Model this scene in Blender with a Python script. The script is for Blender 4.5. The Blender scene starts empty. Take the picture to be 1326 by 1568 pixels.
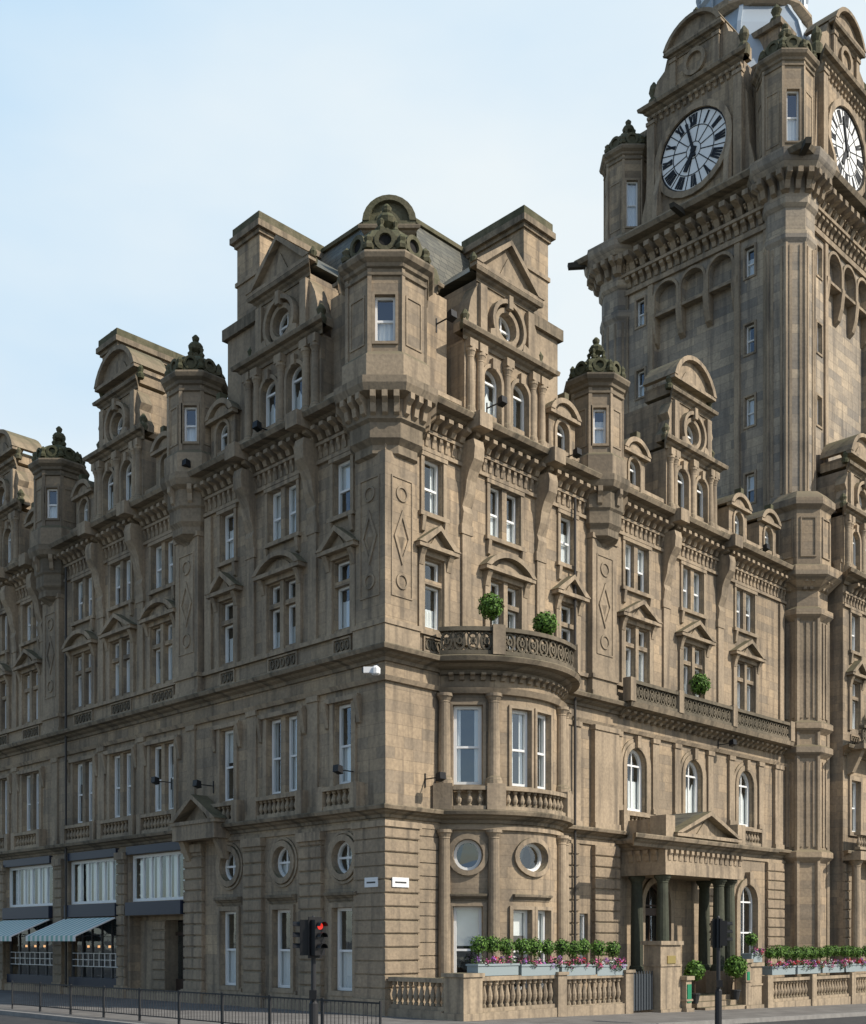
import bpy, math, random
from mathutils import Vector
random.seed(7)
C=(-1.46,35.0,0.0); ROT=math.radians(45)
sc=bpy.context.scene
parts={}; CUR=['hotel_building']
class G:
    def __init__(s): s.v=[]; s.f=[]
def gg(n): return parts.setdefault((CUR[0],n),G())
def add(n,vs,fs):
    g=gg(n); b=len(g.v); g.v.extend(vs); g.f.extend([tuple(i+b for i in f) for f in fs])
class Fr:
    def __init__(s,o,u,d,seg=None): s.o=o;s.u=u;s.d=d;s.seg=seg
    def p(s,u,d,z): return (s.o[0]+u*s.u[0]+d*s.d[0], s.o[1]+u*s.u[1]+d*s.d[1], z)
class Arc:
    def __init__(s,c,R): s.c=c;s.R=R;s.seg=.28
    def p(s,u,d,z):
        a=u/s.R; r=s.R+d
        return (s.c[0]+r*math.sin(a), s.c[1]-r*math.cos(a), z)
FR=Fr((0,0),(1,0),(0,-1)); FL=Fr((0,0),(0,1),(-1,0))
FR2=Fr((0,-1.8),(1,0),(0,-1))
TL=Fr((26,0),(0,1),(-1,0)); TR=Fr((26,0),(1,0),(0,-1))
BAY=Arc((5.3,1.675),3.35)
def prof(n,F,pts,u0,u1,m0=0,m1=0):
    k=1
    if F.seg: k=max(1,int(math.ceil(abs(u1-u0)/F.seg)))
    N=len(pts); vs=[];fs=[]
    for i in range(k+1):
        t=i/k
        for d,z in pts:
            a=u0-m0*d; b=u1+m1*d
            vs.append(F.p(a+(b-a)*t,d,z))
    for i in range(k):
        for j in range(N):
            j2=(j+1)%N
            fs.append((i*N+j,i*N+j2,(i+1)*N+j2,(i+1)*N+j))
    fs.append(tuple(range(N))); fs.append(tuple(k*N+j for j in range(N)))
    add(n,vs,fs)
def box(n,F,u0,u1,d0,d1,z0,z1): prof(n,F,[(d0,z0),(d1,z0),(d1,z1),(d0,z1)],u0,u1)
def lbox(n,x0,x1,y0,y1,z0,z1): box(n,Fr((0,0),(1,0),(0,1)),x0,x1,y0,y1,z0,z1)
def prism(n,F,pts,d0,d1):
    N=len(pts)
    vs=[F.p(u,d1,z) for u,z in pts]+[F.p(u,d0,z) for u,z in pts]
    fs=[tuple(range(N)),tuple(range(N,2*N))]+[(j,(j+1)%N,N+(j+1)%N,N+j) for j in range(N)]
    add(n,vs,fs)
def lathe(n,c,pr,ns=8,rot=None,sx=1,sy=1):
    if rot is None: rot=math.pi/ns
    vs=[];fs=[]
    for r,z in pr:
        for k in range(ns):
            a=rot+2*math.pi*k/ns
            vs.append((c[0]+sx*r*math.cos(a),c[1]+sy*r*math.sin(a),z))
    for i in range(len(pr)-1):
        for k in range(ns):
            k2=(k+1)%ns
            fs.append((i*ns+k,i*ns+k2,(i+1)*ns+k2,(i+1)*ns+k))
    fs.append(tuple(range(ns))); fs.append(tuple((len(pr)-1)*ns+k for k in range(ns)))
    add(n,vs,fs)
AN=12
def outline(kind,u,w,z0,z1,off=0):
    h=w/2
    if kind=='rect': return [(u-h-off,z0-off),(u+h+off,z0-off),(u+h+off,z1+off),(u-h-off,z1+off)]
    if kind=='arch':
        zc=z1-h
        return [(u-h-off,z0-off),(u+h+off,z0-off)]+[(u+(h+off)*math.cos(math.pi*i/AN),zc+(h+off)*math.sin(math.pi*i/AN)) for i in range(AN+1)]
    zc=(z0+z1)/2; b=(z1-z0)/2
    return [(u+(h+off)*math.cos(2*math.pi*i/24),zc+(b+off)*math.sin(2*math.pi*i/24)) for i in range(24)]
def ring(n,F,oi,oo,d0,d1):
    N=len(oi)
    vs=[F.p(u,d1,z) for u,z in oi]+[F.p(u,d1,z) for u,z in oo]+[F.p(u,d0,z) for u,z in oi]+[F.p(u,d0,z) for u,z in oo]
    fs=[]
    for j in range(N):
        k=(j+1)%N
        fs+= [(j,k,N+k,N+j),(N+j,N+k,3*N+k,3*N+j),(j,k,2*N+k,2*N+j)]
    add(n,vs,fs)
def poly(n,F,pts,d):
    add(n,[F.p(u,d,z) for u,z in pts],[tuple(range(len(pts)))])
def wall(n,F,u0,u1,z0,z1,d,ops,th=.6):
    us={u0,u1};zs={z0,z1}
    for o in ops:
        us|={o[1]-o[2]/2,o[1]+o[2]/2}; zs|={o[3],o[4]}
    if F.seg:
        k=int((u1-u0)/F.seg)+1
        for i in range(k): us.add(u0+(u1-u0)*i/k)
    us=sorted(x for x in us if u0-1e-6<=x<=u1+1e-6); zs=sorted(x for x in zs if z0-1e-6<=x<=z1+1e-6)
    for i in range(len(us)-1):
        if us[i+1]-us[i]<1e-5: continue
        uc=(us[i]+us[i+1])/2
        for j in range(len(zs)-1):
            zc=(zs[j]+zs[j+1])/2
            if any(abs(uc-o[1])<o[2]/2 and o[3]<zc<o[4] for o in ops): continue
            add(n,[F.p(us[i],d,zs[j]),F.p(us[i+1],d,zs[j]),F.p(us[i+1],d,zs[j+1]),F.p(us[i],d,zs[j+1])],[(0,1,2,3)])
    for o in ops:
        kind,u,w,a,b=o[:5]; h=w/2
        def fan(c,arc):
            add(n,[F.p(c[0],d,c[1])]+[F.p(x,d,z) for x,z in arc],[(0,q+1,q+2) for q in range(len(arc)-1)])
        if kind=='arch':
            arc=outline(kind,u,w,a,b)[2:]
            fan((u+h,b),arc[:AN//2+1]); fan((u-h,b),arc[AN//2:])
        if kind=='round':
            r=outline(kind,u,w,a,b); r=r+[r[0]]
            for q,cc in enumerate([(u+h,b),(u-h,b),(u-h,a),(u+h,a)]): fan(cc,r[q*6:q*6+7])
        ol=outline(kind,u,w,a,b); N=len(ol)
        add(n,[F.p(x,d,z) for x,z in ol]+[F.p(x,d-th,z) for x,z in ol],[(j,(j+1)%N,N+(j+1)%N,N+j) for j in range(N)])
def window(F,o,d,vb=0,hb=1,fw=.07,cur=None,gd=.2,back=.6,frame='window_frames'):
    kind,u,w,a,b=o[:5]
    fw=fw*1.2
    oi=outline(kind,u,w,a,b,-fw); oo=outline(kind,u,w,a,b,-.002)
    ring(frame,F,oi,oo,d-gd-.06,d-gd+.04)
    poly('window_glass',F,outline(kind,u,w,a,b,-fw*.5),d-gd-.02)
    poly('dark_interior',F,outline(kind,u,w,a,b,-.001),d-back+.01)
    iw=w-2*fw
    ztop=b-fw
    if kind=='arch': ztop=b-w/2
    for i in range(vb):
        x=u-iw/2+iw*(i+1)/(vb+1); zt=b-fw
        box(frame,F,x-.025,x+.025,d-gd-.04,d-gd+.025,a+fw*.9,zt-.003 if kind!='round' else b-fw)
    for i in range(hb):
        z=a+(ztop-a)*(i+1)/(hb+1) if kind!='arch' else a+(ztop-a)*(i+1)/hb
        if kind=='round': z=(a+b)/2
        box(frame,F,u-iw/2-.003,u+iw/2+.003,d-gd-.045,d-gd+.03,z-.035,z+.035)
    c=cur or random.choice(['net','net','blind','net','drape','none','none'])
    if kind!='rect':
        if c!='none': poly('curtains',F,[(x,min(z,a+(b-a)*random.choice([.5,.62]))) for x,z in outline(kind,u,w,a,b,-.01)],d-gd-.12)
        return
    dz=b-a
    def cq(x0,x1,z0,z1):
        k=max(2,int((x1-x0)/.07)); vs=[];fs=[]
        for i in range(k+1):
            x=x0+(x1-x0)*i/k; dd=d-gd-.1-.03*(i%2)
            vs+=[F.p(x,dd,z0),F.p(x,dd,z1)]
        for i in range(k): fs.append((2*i,2*i+2,2*i+3,2*i+1))
        add('curtains',vs,fs)
    if c=='net': cq(u-w/2+.01,u+w/2-.01,a,a+dz*random.choice([.48,.5,.5,.7,.97]))
    elif c=='blind': poly('curtains',F,outline('rect',u,w-.02,b-dz*random.uniform(.25,.6),b-.005),d-gd-.1)
    elif c=='drape':
        e=random.uniform(.14,.26); cq(u-w/2+.01,u-w*e,a,b); cq(u+w*e,u+w/2-.01,a,b)
def archi(F,o,d,off=.14,pr=.07,n='stone_trim'):
    ring(n,F,outline(*o[:5],0.004),outline(*o[:5],off),d-.02,d+pr)
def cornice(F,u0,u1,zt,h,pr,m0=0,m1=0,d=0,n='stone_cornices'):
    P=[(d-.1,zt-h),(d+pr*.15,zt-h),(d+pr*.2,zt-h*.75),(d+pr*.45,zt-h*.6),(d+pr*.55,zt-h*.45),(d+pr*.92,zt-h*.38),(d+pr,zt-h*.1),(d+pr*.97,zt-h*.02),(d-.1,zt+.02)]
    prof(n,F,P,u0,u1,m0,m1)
def dents(F,u0,u1,z0,z1,d0,d1,sp,w,n='stone_trim'):
    k=int((u1-u0)/sp)
    for i in range(k+1):
        u=u0+(u1-u0-k*sp)/2+i*sp
        if u-w/2<u0-.01 or u+w/2>u1+.01: continue
        zz=z1-z0
        prof(n,F,[(d0,z0),(d0+(d1-d0)*.35,z0+zz*.1),(d0+(d1-d0)*.5,z0+zz*.5),(d1,z0+zz*.7),(d1,z1),(d0,z1)],u-w/2,u+w/2)
BP=[(.5,0),(.5,.08),(.3,.14),(.55,.3),(.62,.42),(.35,.68),(.25,.8),(.5,.86),(.5,1)]
def balus(F,u0,u1,d,z0,z1,sp=.24,n='balusters'):
    pz=.12; w=.13
    box(n,F,u0,u1,d-w,d+w,z0,z0+pz); box(n,F,u0-.01,u1+.01,d-w-.03,d+w+.03,z1-.13,z1)
    k=max(1,int((u1-u0)/sp))
    for i in range(k):
        u=u0+(i+.5)*(u1-u0)/k; c=F.p(u,d,0); H=z1-.13-z0-pz
        lathe(n,c,[(r*.155,z0+pz+t*H) for r,t in BP],8)
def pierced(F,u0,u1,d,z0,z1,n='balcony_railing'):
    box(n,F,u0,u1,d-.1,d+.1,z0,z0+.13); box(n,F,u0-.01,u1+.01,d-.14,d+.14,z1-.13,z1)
    L=u1-u0; k=max(1,round(L/.36))
    for i in range(k):
        u=u0+(i+.5)*L/k; zc=(z0+z1)/2; r=(z1-z0-.26)/2; s=L/k/2
        o1=outline('round',u,2*s*.95,zc-r*.98,zc+r*.98)[::2]; o2=outline('round',u,2*s*.95,zc-r*.98,zc+r*.98,-.06)[::2]
        ring(n,F,o2,o1,d-.05,d+.05)
        o1=outline('round',u,s*.9,zc-r*.4,zc+r*.4)[::3]; o2=outline('round',u,s*.9,zc-r*.4,zc+r*.4,-.05)[::3]
        ring(n,F,o2,o1,d-.04,d+.06)
        for sg in (1,-1):
            t=.03
            prism(n,F,[(u-s,zc-sg*r-t),(u-s,zc-sg*r+t),(u+s,zc+sg*r+t),(u+s,zc+sg*r-t)],d-.035+.003*sg,d+.035+.003*sg)
def ped_tri(F,u,w,z,h,d,pr=.35,n='stone_trim'):
    a=w/2; t=.13
    box(n,F,u-a,u+a,d-.02,d+pr,z,z+t)
    prism(n,F,[(u-a-.05,z+t),(u-a+.28,z+t),(u,z+t+h-.17),(u,z+t+h)],d-.02,d+pr+.03)
    prism(n,F,[(u+a+.05,z+t),(u+a-.28,z+t),(u,z+t+h-.17),(u,z+t+h)],d-.02,d+pr+.03)
    prism(n,F,[(u-a+.2,z+t-.01),(u+a-.2,z+t-.01),(u,z+t+h-.1)],d-.02,d+pr*.35)
    prism(n,F,[(u-.1-a*.2,z+t+.05),(u+.1+a*.2,z+t+.05),(u,z+t+h*.6)],d,d+pr*.35+.05)
def seg_pts(u,a,z,h,k=12):
    R=(a*a+h*h)/(2*h); th=math.asin(min(1,a/R)) if h<=a else math.pi/2
    return [(u+R*math.sin(th-2*th*i/k),z+h-R+R*math.cos(th-2*th*i/k)) for i in range(k+1)]
def ped_seg(F,u,w,z,h,d,pr=.35,n='stone_trim',back=None):
    a=w/2;t=.13
    box(n,F,u-a,u+a,d-.02,d+pr,z,z+t)
    o=seg_pts(u,a+.03,z+t,h); i=seg_pts(u,a-.2,z+t,h-.17)
    prism(n,F,o+i[::-1],d-.02 if back is None else back,d+pr+.03)
    prism(n,F,i,d-.02,d+pr*.35)
    prism(n,F,seg_pts(u,a*.5,z+t+.05,h*.5),d,d+pr*.35+.05)
def rust(F,u0,u1,z0,z1,d0,d1,h=.42,g=.05,n='rusticated_stone'):
    k=max(1,round((z1-z0)/h)); hh=(z1-z0)/k
    box(n,F,u0+.04,u1-.04,d0,d1-.06,z0,z1)
    for i in range(k):
        a=z0+i*hh+g/2; b=z0+(i+1)*hh-g/2
        prof(n,F,[(d0,a),(d1-.02,a),(d1,a+.03),(d1,b-.03),(d1-.02,b),(d0,b)],u0,u1)
def finial(c,z,s=1,n='mossy_stone'):
    lathe(n,c,[(.28*s,z),(.3*s,z+.08*s),(.15*s,z+.14*s),(.12*s,z+.25*s),(.26*s,z+.36*s),(.3*s,z+.5*s),(.22*s,z+.62*s),(.08*s,z+.68*s),(.13*s,z+.76*s),(.15*s,z+.86*s),(.05*s,z+.97*s)],10)
    for k in range(4):
        a=k*math.pi/2+.3
        lathe(n,(c[0]+.3*s*math.cos(a),c[1]+.3*s*math.sin(a)),[(.09*s,z+.02),(.12*s,z+.12*s),(.05*s,z+.22*s),(.09*s,z+.34*s),(.02,z+.42*s)],6)
def octfaces(c,r):
    ap=r*math.cos(math.pi/8);hw=r*math.sin(math.pi/8)
    for k in range(8):
        a=k*math.pi/4; nx,ny=math.cos(a),math.sin(a)
        yield k,hw,Fr((c[0]+nx*ap,c[1]+ny*ap),(-ny,nx),(nx,ny))
def turret(c,r,z0,zt,wins,dome=1.0,ww=.62):
    H=zt-z0
    lathe('stone_trim',c,[(r+.16,z0),(r+.16,z0+.75),(r+.02,z0+.9)],8)
    za=z0+.85; zb=zt-.55
    for k,hw,F in octfaces(c,r):
        if k in wins:
            o=('rect',0,min(ww,hw*1.25),z0+1.2,z0+H*.66)
            wall('stone_walls',F,-hw,hw,za,zb+.01,0,[o],th=.45)
            window(F,o,0,0,1,.06,'net',.15,.45); archi(F,o,0,.09,.05)
        else:
            wall('stone_walls',F,-hw,hw,za,zb+.01,0,[])
            if hw>.3:
                ring('stone_trim',F,outline('rect',0,hw*1.1,z0+1.2,z0+H*.66),outline('rect',0,hw*1.1,z0+1.2,z0+H*.66,.06),-.02,.03)
        box('stone_trim',F,-hw-.03,-hw+.1,0-.02,.05,za,zb)
    zz=zb
    lathe('stone_cornices',c,[(r+.02,zz-.22),(r+.07,zz-.2),(r+.07,zz-.12),(r+.02,zz-.1),(r+.02,zz),(r+.1,zz+.05),(r+.12,zz+.15),(r+.25,zz+.25),(r+.3,zz+.38),(r+.28,zz+.45),(r*.95,zz+.52)],8)
    zd=zz+.5; R=r*1.02*dome
    lathe('mossy_stone',c,[(R,zd),(R,zd+.18),(R*.95,zd+.2),(R*.95,zd+.42*r),(R*.82,zd+.62*r),(R*.6,zd+.76*r),(R*.36,zd+.82*r),(R*.3,zd+.92*r)],8)
    for k,hw,F in octfaces(c,r):
        o=outline('round',0,.3*r,zd+.2,zd+.2+.3*r); oo=outline('round',0,.3*r,zd+.2,zd+.2+.3*r,.1*r)
        ring('mossy_stone',F,o,oo,-.3,.04); poly('dark_interior',F,o,-.05)
        a=k*math.pi/4
        vx=c[0]+r*math.cos(a+math.pi/8); vy=c[1]+r*math.sin(a+math.pi/8)
        lathe('mossy_stone',(vx,vy),[(.12*r,zd+.1),(.15*r,zd+.2),(.09*r,zd+.32),(.12*r,zd+.42),(.03*r,zd+.55)],6)
    finial(c,zd+.9*r,.95*min(r,1.15))
def corbel(c,r0,r1,z0,z1):
    H=z1-z0
    pr=[(r0*.25,z0-.55),(r0*.6,z0-.2),(r0,z0),(r0,z0+H*.12),(r0+(r1-r0)*.25,z0+H*.2),(r0+(r1-r0)*.25,z0+H*.42),(r0+(r1-r0)*.4,z0+H*.46),(r0+(r1-r0)*.4,z0+H*.74),(r1-.08,z0+H*.8),(r1,z0+H*.9),(r1,z0+H),(r0*.7,z0+H+.03)]
    lathe('stone_cornices',c,pr,8)
    rr=r0+(r1-r0)*.4
    for k,hw,F in octfaces(c,rr):
        dents(F,-hw,hw,z0+H*.5,z0+H*.8,0,(r1-rr)*.8,.36,.17)
def column(c,r,z0,z1,n='stone_trim',ns=14):
    H=z1-z0
    lathe(n,c,[(r*1.4,z0),(r*1.4,z0+.12),(r*1.25,z0+.14),(r*1.25,z0+.2),(r,z0+.26),(r,z0+H*.4),(r*.86,z1-.3),(r*.95,z1-.28),(r*.9,z1-.24),(r*1.2,z1-.12),(r*1.35,z1-.1),(r*1.35,z1)],ns)
def dormer(F,uc,top='tri',W=4.1):
    h=W/2; z0=19.25; d=.02
    ops=[('arch',uc-.72,.84,19.75,21.5),('arch',uc+.72,.84,19.75,21.5)]
    wall('stone_walls',F,uc-h,uc+h,z0,22.05,d,ops)
    for o in ops: window(F,o,d,0,1,.06); archi(F,o,d,.13,.08); box('stone_trim',F,o[1]-.09,o[1]+.09,d,d+.16,21.45,21.8)
    box('stone_walls',F,uc-h+.002,uc-h+.5,-.62,d-.004,z0,22.05); box('stone_walls',F,uc+h-.5,uc+h-.002,-.62,d-.004,z0,22.05)
    box('stone_walls',F,uc-h+.001,uc+h-.001,-3.5,-.63,z0,22.06)
    for x in (-h+.22,-1.35,0,1.35,h-.22):
        c=F.p(uc+x,d+.06,0); column(c,.14,z0+.35,21.75); box('stone_trim',F,uc+x-.2,uc+x+.2,d-.01,d+.27,z0,z0+.36); box('stone_trim',F,uc+x-.19,uc+x+.19,d-.01,d+.24,21.75,22.02)
    cornice(F,uc-h-.05,uc+h+.05,22.42,.42,.38,1,1,d)
    u2=1.4; o=('round',uc,.92,22.7,23.62)
    wall('stone_walls',F,uc-u2,uc+u2,22.4,24.3,d-.05,[o]); window(F,o,d-.05,1,1,.06,'none')
    box('stone_walls',F,uc-u2+.001,uc+u2-.001,-3.5,-.66,22.4,24.29)
    box('stone_walls',F,uc-u2+.002,uc-u2+.45,-.66,d-.06,22.4,24.29); box('stone_walls',F,uc+u2-.45,uc+u2-.002,-.66,d-.06,22.4,24.29)
    ring('stone_trim',F,outline(*o,.005),outline(*o,.16),d-.08,d+.08)
    ring('stone_trim',F,outline(*o,.26),outline(*o,.4),d-.08,d+.2)
    box('stone_trim',F,uc-.1,uc+.1,d-.05,d+.26,23.7,24.15)
    for s in (-1,1):
        box('stone_trim',F,uc+s*1.22-.16,uc+s*1.22+.16,d-.08,d+.12,22.4,24.1)
        prism('stone_trim',F,[(uc+s*.62,22.42),(uc+s*1.0,22.42),(uc+s*1.0,22.7),(uc+s*.72,22.8)],d-.08,d+.22)
        pts=[(uc+s*(h-.02),22.42),(uc+s*(h-.02),22.7),(uc+s*(h-.2),22.95),(uc+s*(h-.28),23.3),(uc+s*(u2+.3),23.55),(uc+s*(u2+.12),23.9),(uc+s*(u2-.02),24.1),(uc+s*(u2-.02),22.42)]
        prism('stone_trim',F,pts,-.5,d-.02)
        lathe('mossy_stone',F.p(uc+s*(h-.15),-.1,0),[(.17,22.42),(.2,22.6),(.12,22.75),(.17,22.9),(.05,23.1)],8)
    cornice(F,uc-u2-.05,uc+u2+.05,24.55,.36,.3,1,1,d-.05)
    if top=='tri':
        ped_tri(F,uc,2*u2+.6,24.55,1.35,d-.05,.3)
        prism('slate_roof',F,[(uc-u2-.2,24.5),(uc+u2+.2,24.5),(uc,25.95)],-3.4,-.09)
    else:
        box('stone_walls',F,uc-u2+.1,uc+u2-.1,-1.4,d-.1,24.5,24.95)
        ped_seg(F,uc,2*u2+.3,24.95,1.15,d-.08,.3,back=-1.3)
    for s in (-1,1): lathe('mossy_stone',F.p(uc+s*(u2+.1),d-.1,0),[(.14,24.56),(.17,24.7),(.09,24.8),(.14,24.95),(.03,25.15)],8)
def small_dormer(F,uc):
    o=('arch',uc,.7,19.7,21.0); h=.75
    wall('stone_walls',F,uc-h,uc+h,19.25,21.1,-.1,[o]); window(F,o,-.1,0,1,.05); archi(F,o,-.1,.12,.07)
    for s in (-1,1): box('stone_walls',F,uc+s*(h-.16)-.16,uc+s*(h-.16)+.159,-1.9,-.104,19.25,21.1)
    box('stone_walls',F,uc-h+.01,uc+h-.01,-2.6,-.72,19.25,21.09)
    ped_seg(F,uc,1.7,21.1,.55,-.12,.22,back=-2.2)
    box('mossy_stone',F,uc-.12,uc+.12,-.2,.12,21.7,22.0)
def chimney(x0,x1,y0,y1,z0,z1,pots=5):
    lbox('stone_walls',x0,x1,y0,y1,z0,z1-.6)
    lbox('stone_trim',x0-.06,x1+.06,y0-.06,y1+.06,z1-2.1,z1-1.95)
    lbox('stone_cornices',x0-.08,x1+.08,y0-.08,y1+.08,z1-.7,z1-.55)
    lbox('stone_cornices',x0-.2,x1+.2,y0-.2,y1+.2,z1-.55,z1-.33)
    lbox('mossy_stone',x0-.12,x1+.12,y0-.12,y1+.12,z1-.33,z1)
    lo=(y1-y0)>(x1-x0); L=(y1-y0) if lo else (x1-x0)
    k=int(L/.26) if pots else 0
    for i in range(k):
        t=(i+.5)/k
        c=((x0+x1)/2,y0+(y1-y0)*t) if lo else (x0+(x1-x0)*t,(y0+y1)/2)
        lathe('chimney_pots',c,[(.1,z1),(.085,z1+.14),(.11,z1+.18)],8)
def console(F,u,w=.46):
    prof('stone_trim',F,[(0,15.9),(.1,15.92),(.16,16.3),(.1,16.5),(.24,16.9),(.3,17.3),(.42,17.6),(.62,17.9),(.66,18.3),(.6,18.55),(0,18.55)],u-w/2,u+w/2)
    box('stone_trim',F,u-w/2-.05,u+w/2+.05,-.01,.12,15.6,15.92)
def cornmain(F,u0,u1,m0=0,m1=0):
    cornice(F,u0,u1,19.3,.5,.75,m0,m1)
    dents(F,u0+.1,u1-.1,18.45,18.85,0,.52,.42,.2)
    box('stone_trim',F,u0,u1,-.05,.1,17.78,17.9)
    box('stone_trim',F,u0,u1,-.05,.14,18.36,18.46)
    dents(F,u0+.1,u1-.1,17.95,18.36,0.0,.11,.3,.12)
    box('stone_trim',F,u0,u1,-.45,-.12,19.25,19.85); box('stone_trim',F,u0,u1,-.5,-.07,19.85,20.0)
def bay2(F,uc,kind,ped,ops):
    lights=[(uc,.8)] if kind=='s' else [(uc-.44,.64),(uc+.44,.64)]
    W=.8 if kind=='s' else 1.52
    ls=[]
    for u,w in lights:
        ls+=[('rect',u,w,12.25,13.62),('rect',u,w,13.78,14.42),('rect',u,w,15.88,17.62)]
    c2='net' if random.random()<.7 else 'drape'; c3=random.choice(['net','blind','drape','net'])
    for o in ls:
        ops.append(o)
        if o[3]<13: window(F,o,0,0,0,.06,c2)
        elif o[3]<15: window(F,o,0,0,0,.06,'none')
        else: window(F,o,0,0,1,.06,c3)
    for s in (-1,1):
        box('stone_trim',F,uc+s*(W/2+.17)-.13,uc+s*(W/2+.17)+.13,-.01,.1,12.12,14.5)
        box('stone_trim',F,uc+s*(W/2+.1)-.07,uc+s*(W/2+.1)+.07,-.01,.07,15.85,17.66)
        prof('stone_trim',F,[(0,14.1),(.12,14.15),(.2,14.45),(.3,14.62),(0,14.62)],uc+s*(W/2+.22)-.1,uc+s*(W/2+.22)+.1)
        prof('stone_trim',F,[(0,15.2),(.1,15.25),(.16,15.7),(0,15.7)],uc+s*(W/2+.1)-.07,uc+s*(W/2+.1)+.07)
    box('stone_trim',F,uc-W/2-.33,uc+W/2+.33,-.01,.13,14.47,14.64)
    if ped=='t': ped_tri(F,uc,W+1.0,14.64,.68,0)
    else: ped_seg(F,uc,W+1.0,14.64,.6,0)
    box('stone_trim',F,uc-W/2-.25,uc+W/2+.25,-.01,.14,15.72,15.86)
    box('stone_trim',F,uc-W/2-.2,uc+W/2+.2,-.01,.1,17.63,17.76)
    P0=outline('rect',uc,W+.1,11.45,11.95)
    ring('stone_trim',F,outline('rect',uc,W+.1,11.45,11.95,-.06),P0,-.01,.06)
    k=int((W+.0)/.26)
    for i in range(k):
        x=uc-(W-.1)/2+(i+.5)*(W-.1)/k
        ring('balcony_railing',F,outline('round',x,.13,11.58,11.82)[::3],outline('round',x,.13,11.58,11.82,.05)[::3],0,.05)
    if kind=='d': box('stone_trim',F,uc-.1,uc+.1,-.15,.06,12.14,14.47)
def pil(F,u,w,z0,z1,pr=.12,base=True,panel=False):
    box('stone_trim',F,u-w/2,u+w/2,-.01,pr,z0,z1)
    if base:
        box('stone_trim',F,u-w/2-.04,u+w/2+.04,-.01,pr+.05,z0,z0+.22); box('stone_trim',F,u-w/2-.04,u+w/2+.04,-.01,pr+.05,z1-.18,z1)
def diamond(F,u,w,z0,z1,d):
    zc=(z0+z1)/2; n='stone_trim'
    ring(n,F,[(u-w/2+.05,z0+.05),(u+w/2-.05,z0+.05),(u+w/2-.05,z1-.05),(u-w/2+.05,z1-.05)],[(u-w/2,z0),(u+w/2,z0),(u+w/2,z1),(u-w/2,z1)],d-.02,d+.03)
    dm=lambda a,b:[(u-a,zc),(u,zc-b),(u+a,zc),(u,zc+b)]
    ring(n,F,dm(w*.28,.62),dm(w*.38,.85),d-.01,d+.045)
    a,b=w*.2,.42
    add(n,[F.p(x,d,z) for x,z in dm(a,b)]+[F.p(u,d+.1,zc)],[(0,1,4),(1,2,4),(2,3,4),(3,0,4)])
    for zz in (z0+.5,z1-.5): ring(n,F,outline('round',u,w*.4,zz-w*.2,zz+w*.2),outline('round',u,w*.55,zz-w*.27,zz+w*.27),d,d+.04)
def flood(F,u,z,L=.6):
    box('floodlights',F,u-.02,u+.02,0,L,z,z+.03); box('floodlights',F,u-.02,u+.02,0,.03,z-.25,z+.2)
    prof('floodlights',F,[(L,z-.12),(L+.22,z-.05),(L+.2,z+.16),(L+.02,z+.12)],u-.13,u+.13)

# ================= HOTEL =================
LEND=38.4
ubL=[(2.0,'s','t'),(5.1,'d','s'),(8.3,'s','t'),(12.6,'d','s'),(15.7,'d','t'),(18.8,'d','s'),(23.6,'d','t'),(26.8,'d','s'),(30.0,'d','t'),(34.6,'d','s')]
ubR=[(2.05,'s','t'),(5.5,'d','s'),(8.9,'s','t'),(13.2,'d','t'),(17.2,'d','t'),(21.4,'d','t')]
tL=[10.6,21.3,32.3]; tR=[10.85]
for F,ub,end,ts in ((FL,ubL,LEND,tL),(FR,ubR,25.6,tR)):
    ops=[]
    for u,k,p in ub: bay2(F,u,k,p,ops)
    wall('stone_walls',F,0,end,11.2,19.2,0,ops)
    cornmain(F,1.0,end,0,0)
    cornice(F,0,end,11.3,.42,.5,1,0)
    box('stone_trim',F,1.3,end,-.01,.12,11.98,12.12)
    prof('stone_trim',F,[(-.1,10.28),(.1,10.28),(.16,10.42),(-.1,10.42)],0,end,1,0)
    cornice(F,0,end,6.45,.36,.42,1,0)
    box('stone_trim',F,1.3,end,-.01,.06,5.85,5.98)
    for t in ts:
        pil(F,t,1.5,11.3,17.3,.25,True); diamond(F,t,1.0,12.9,16.6,.25)
        box('stone_trim',F,t-.8,t+.8,-.01,.32,11.98,12.13)
        c=F.p(t,-.15,0); corbel(c,.85,1.3,17.2,19.31)
        turret(c,1.0,19.3,23.1,(5,),ww=.55)
    for u in ([3.45,6.85,14.15,17.25,22.6,25.2,28.4] if F is FL else [3.55,7.35,15.2,19.3]):
        pil(F,u,.42,12.13,15.6,.09,False); console(F,u)
        box('stone_trim',F,u-.3,u+.3,-.2,.95,18.84,19.33)
    pil(F,24.6 if F is FR else 9.45,.4,12.13,17.7,.1,False)
    prof('slate_roof',F,[(-.7,19.2),(-3.6,23.2),(-4.2,23.4),(-9,23.4),(-9,19.2)],9.8,end)
    dn=F is FL
    dormer(F,5.1 if dn else 5.55,'tri')
    small_dormer(F,8.75 if dn else 8.75)
    for u in ([12.5,18.9,23.3] if dn else [13.2,21.0,23.6]): small_dormer(F,u)
    dormer(F,15.9 if dn else 17.1,'seg',3.7)
    if dn: dormer(F,26.6,'seg',3.7)
box('stone_walls',FR,-.12,1.25,-1.25,.12,11.3,17.3)
box('stone_trim',FR,-.18,1.31,-1.31,.18,11.3,12.0); box('stone_trim',FR,-.22,1.35,-1.35,.22,11.98,12.13)
diamond(FR,.58,.9,12.9,16.6,.12); diamond(FL,.58,.9,12.9,16.6,.12)
corbel((.72,.72),1.05,1.75,17.25,19.345)
turret((.72,.72),1.32,19.35,23.3,(5,),.98)
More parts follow.
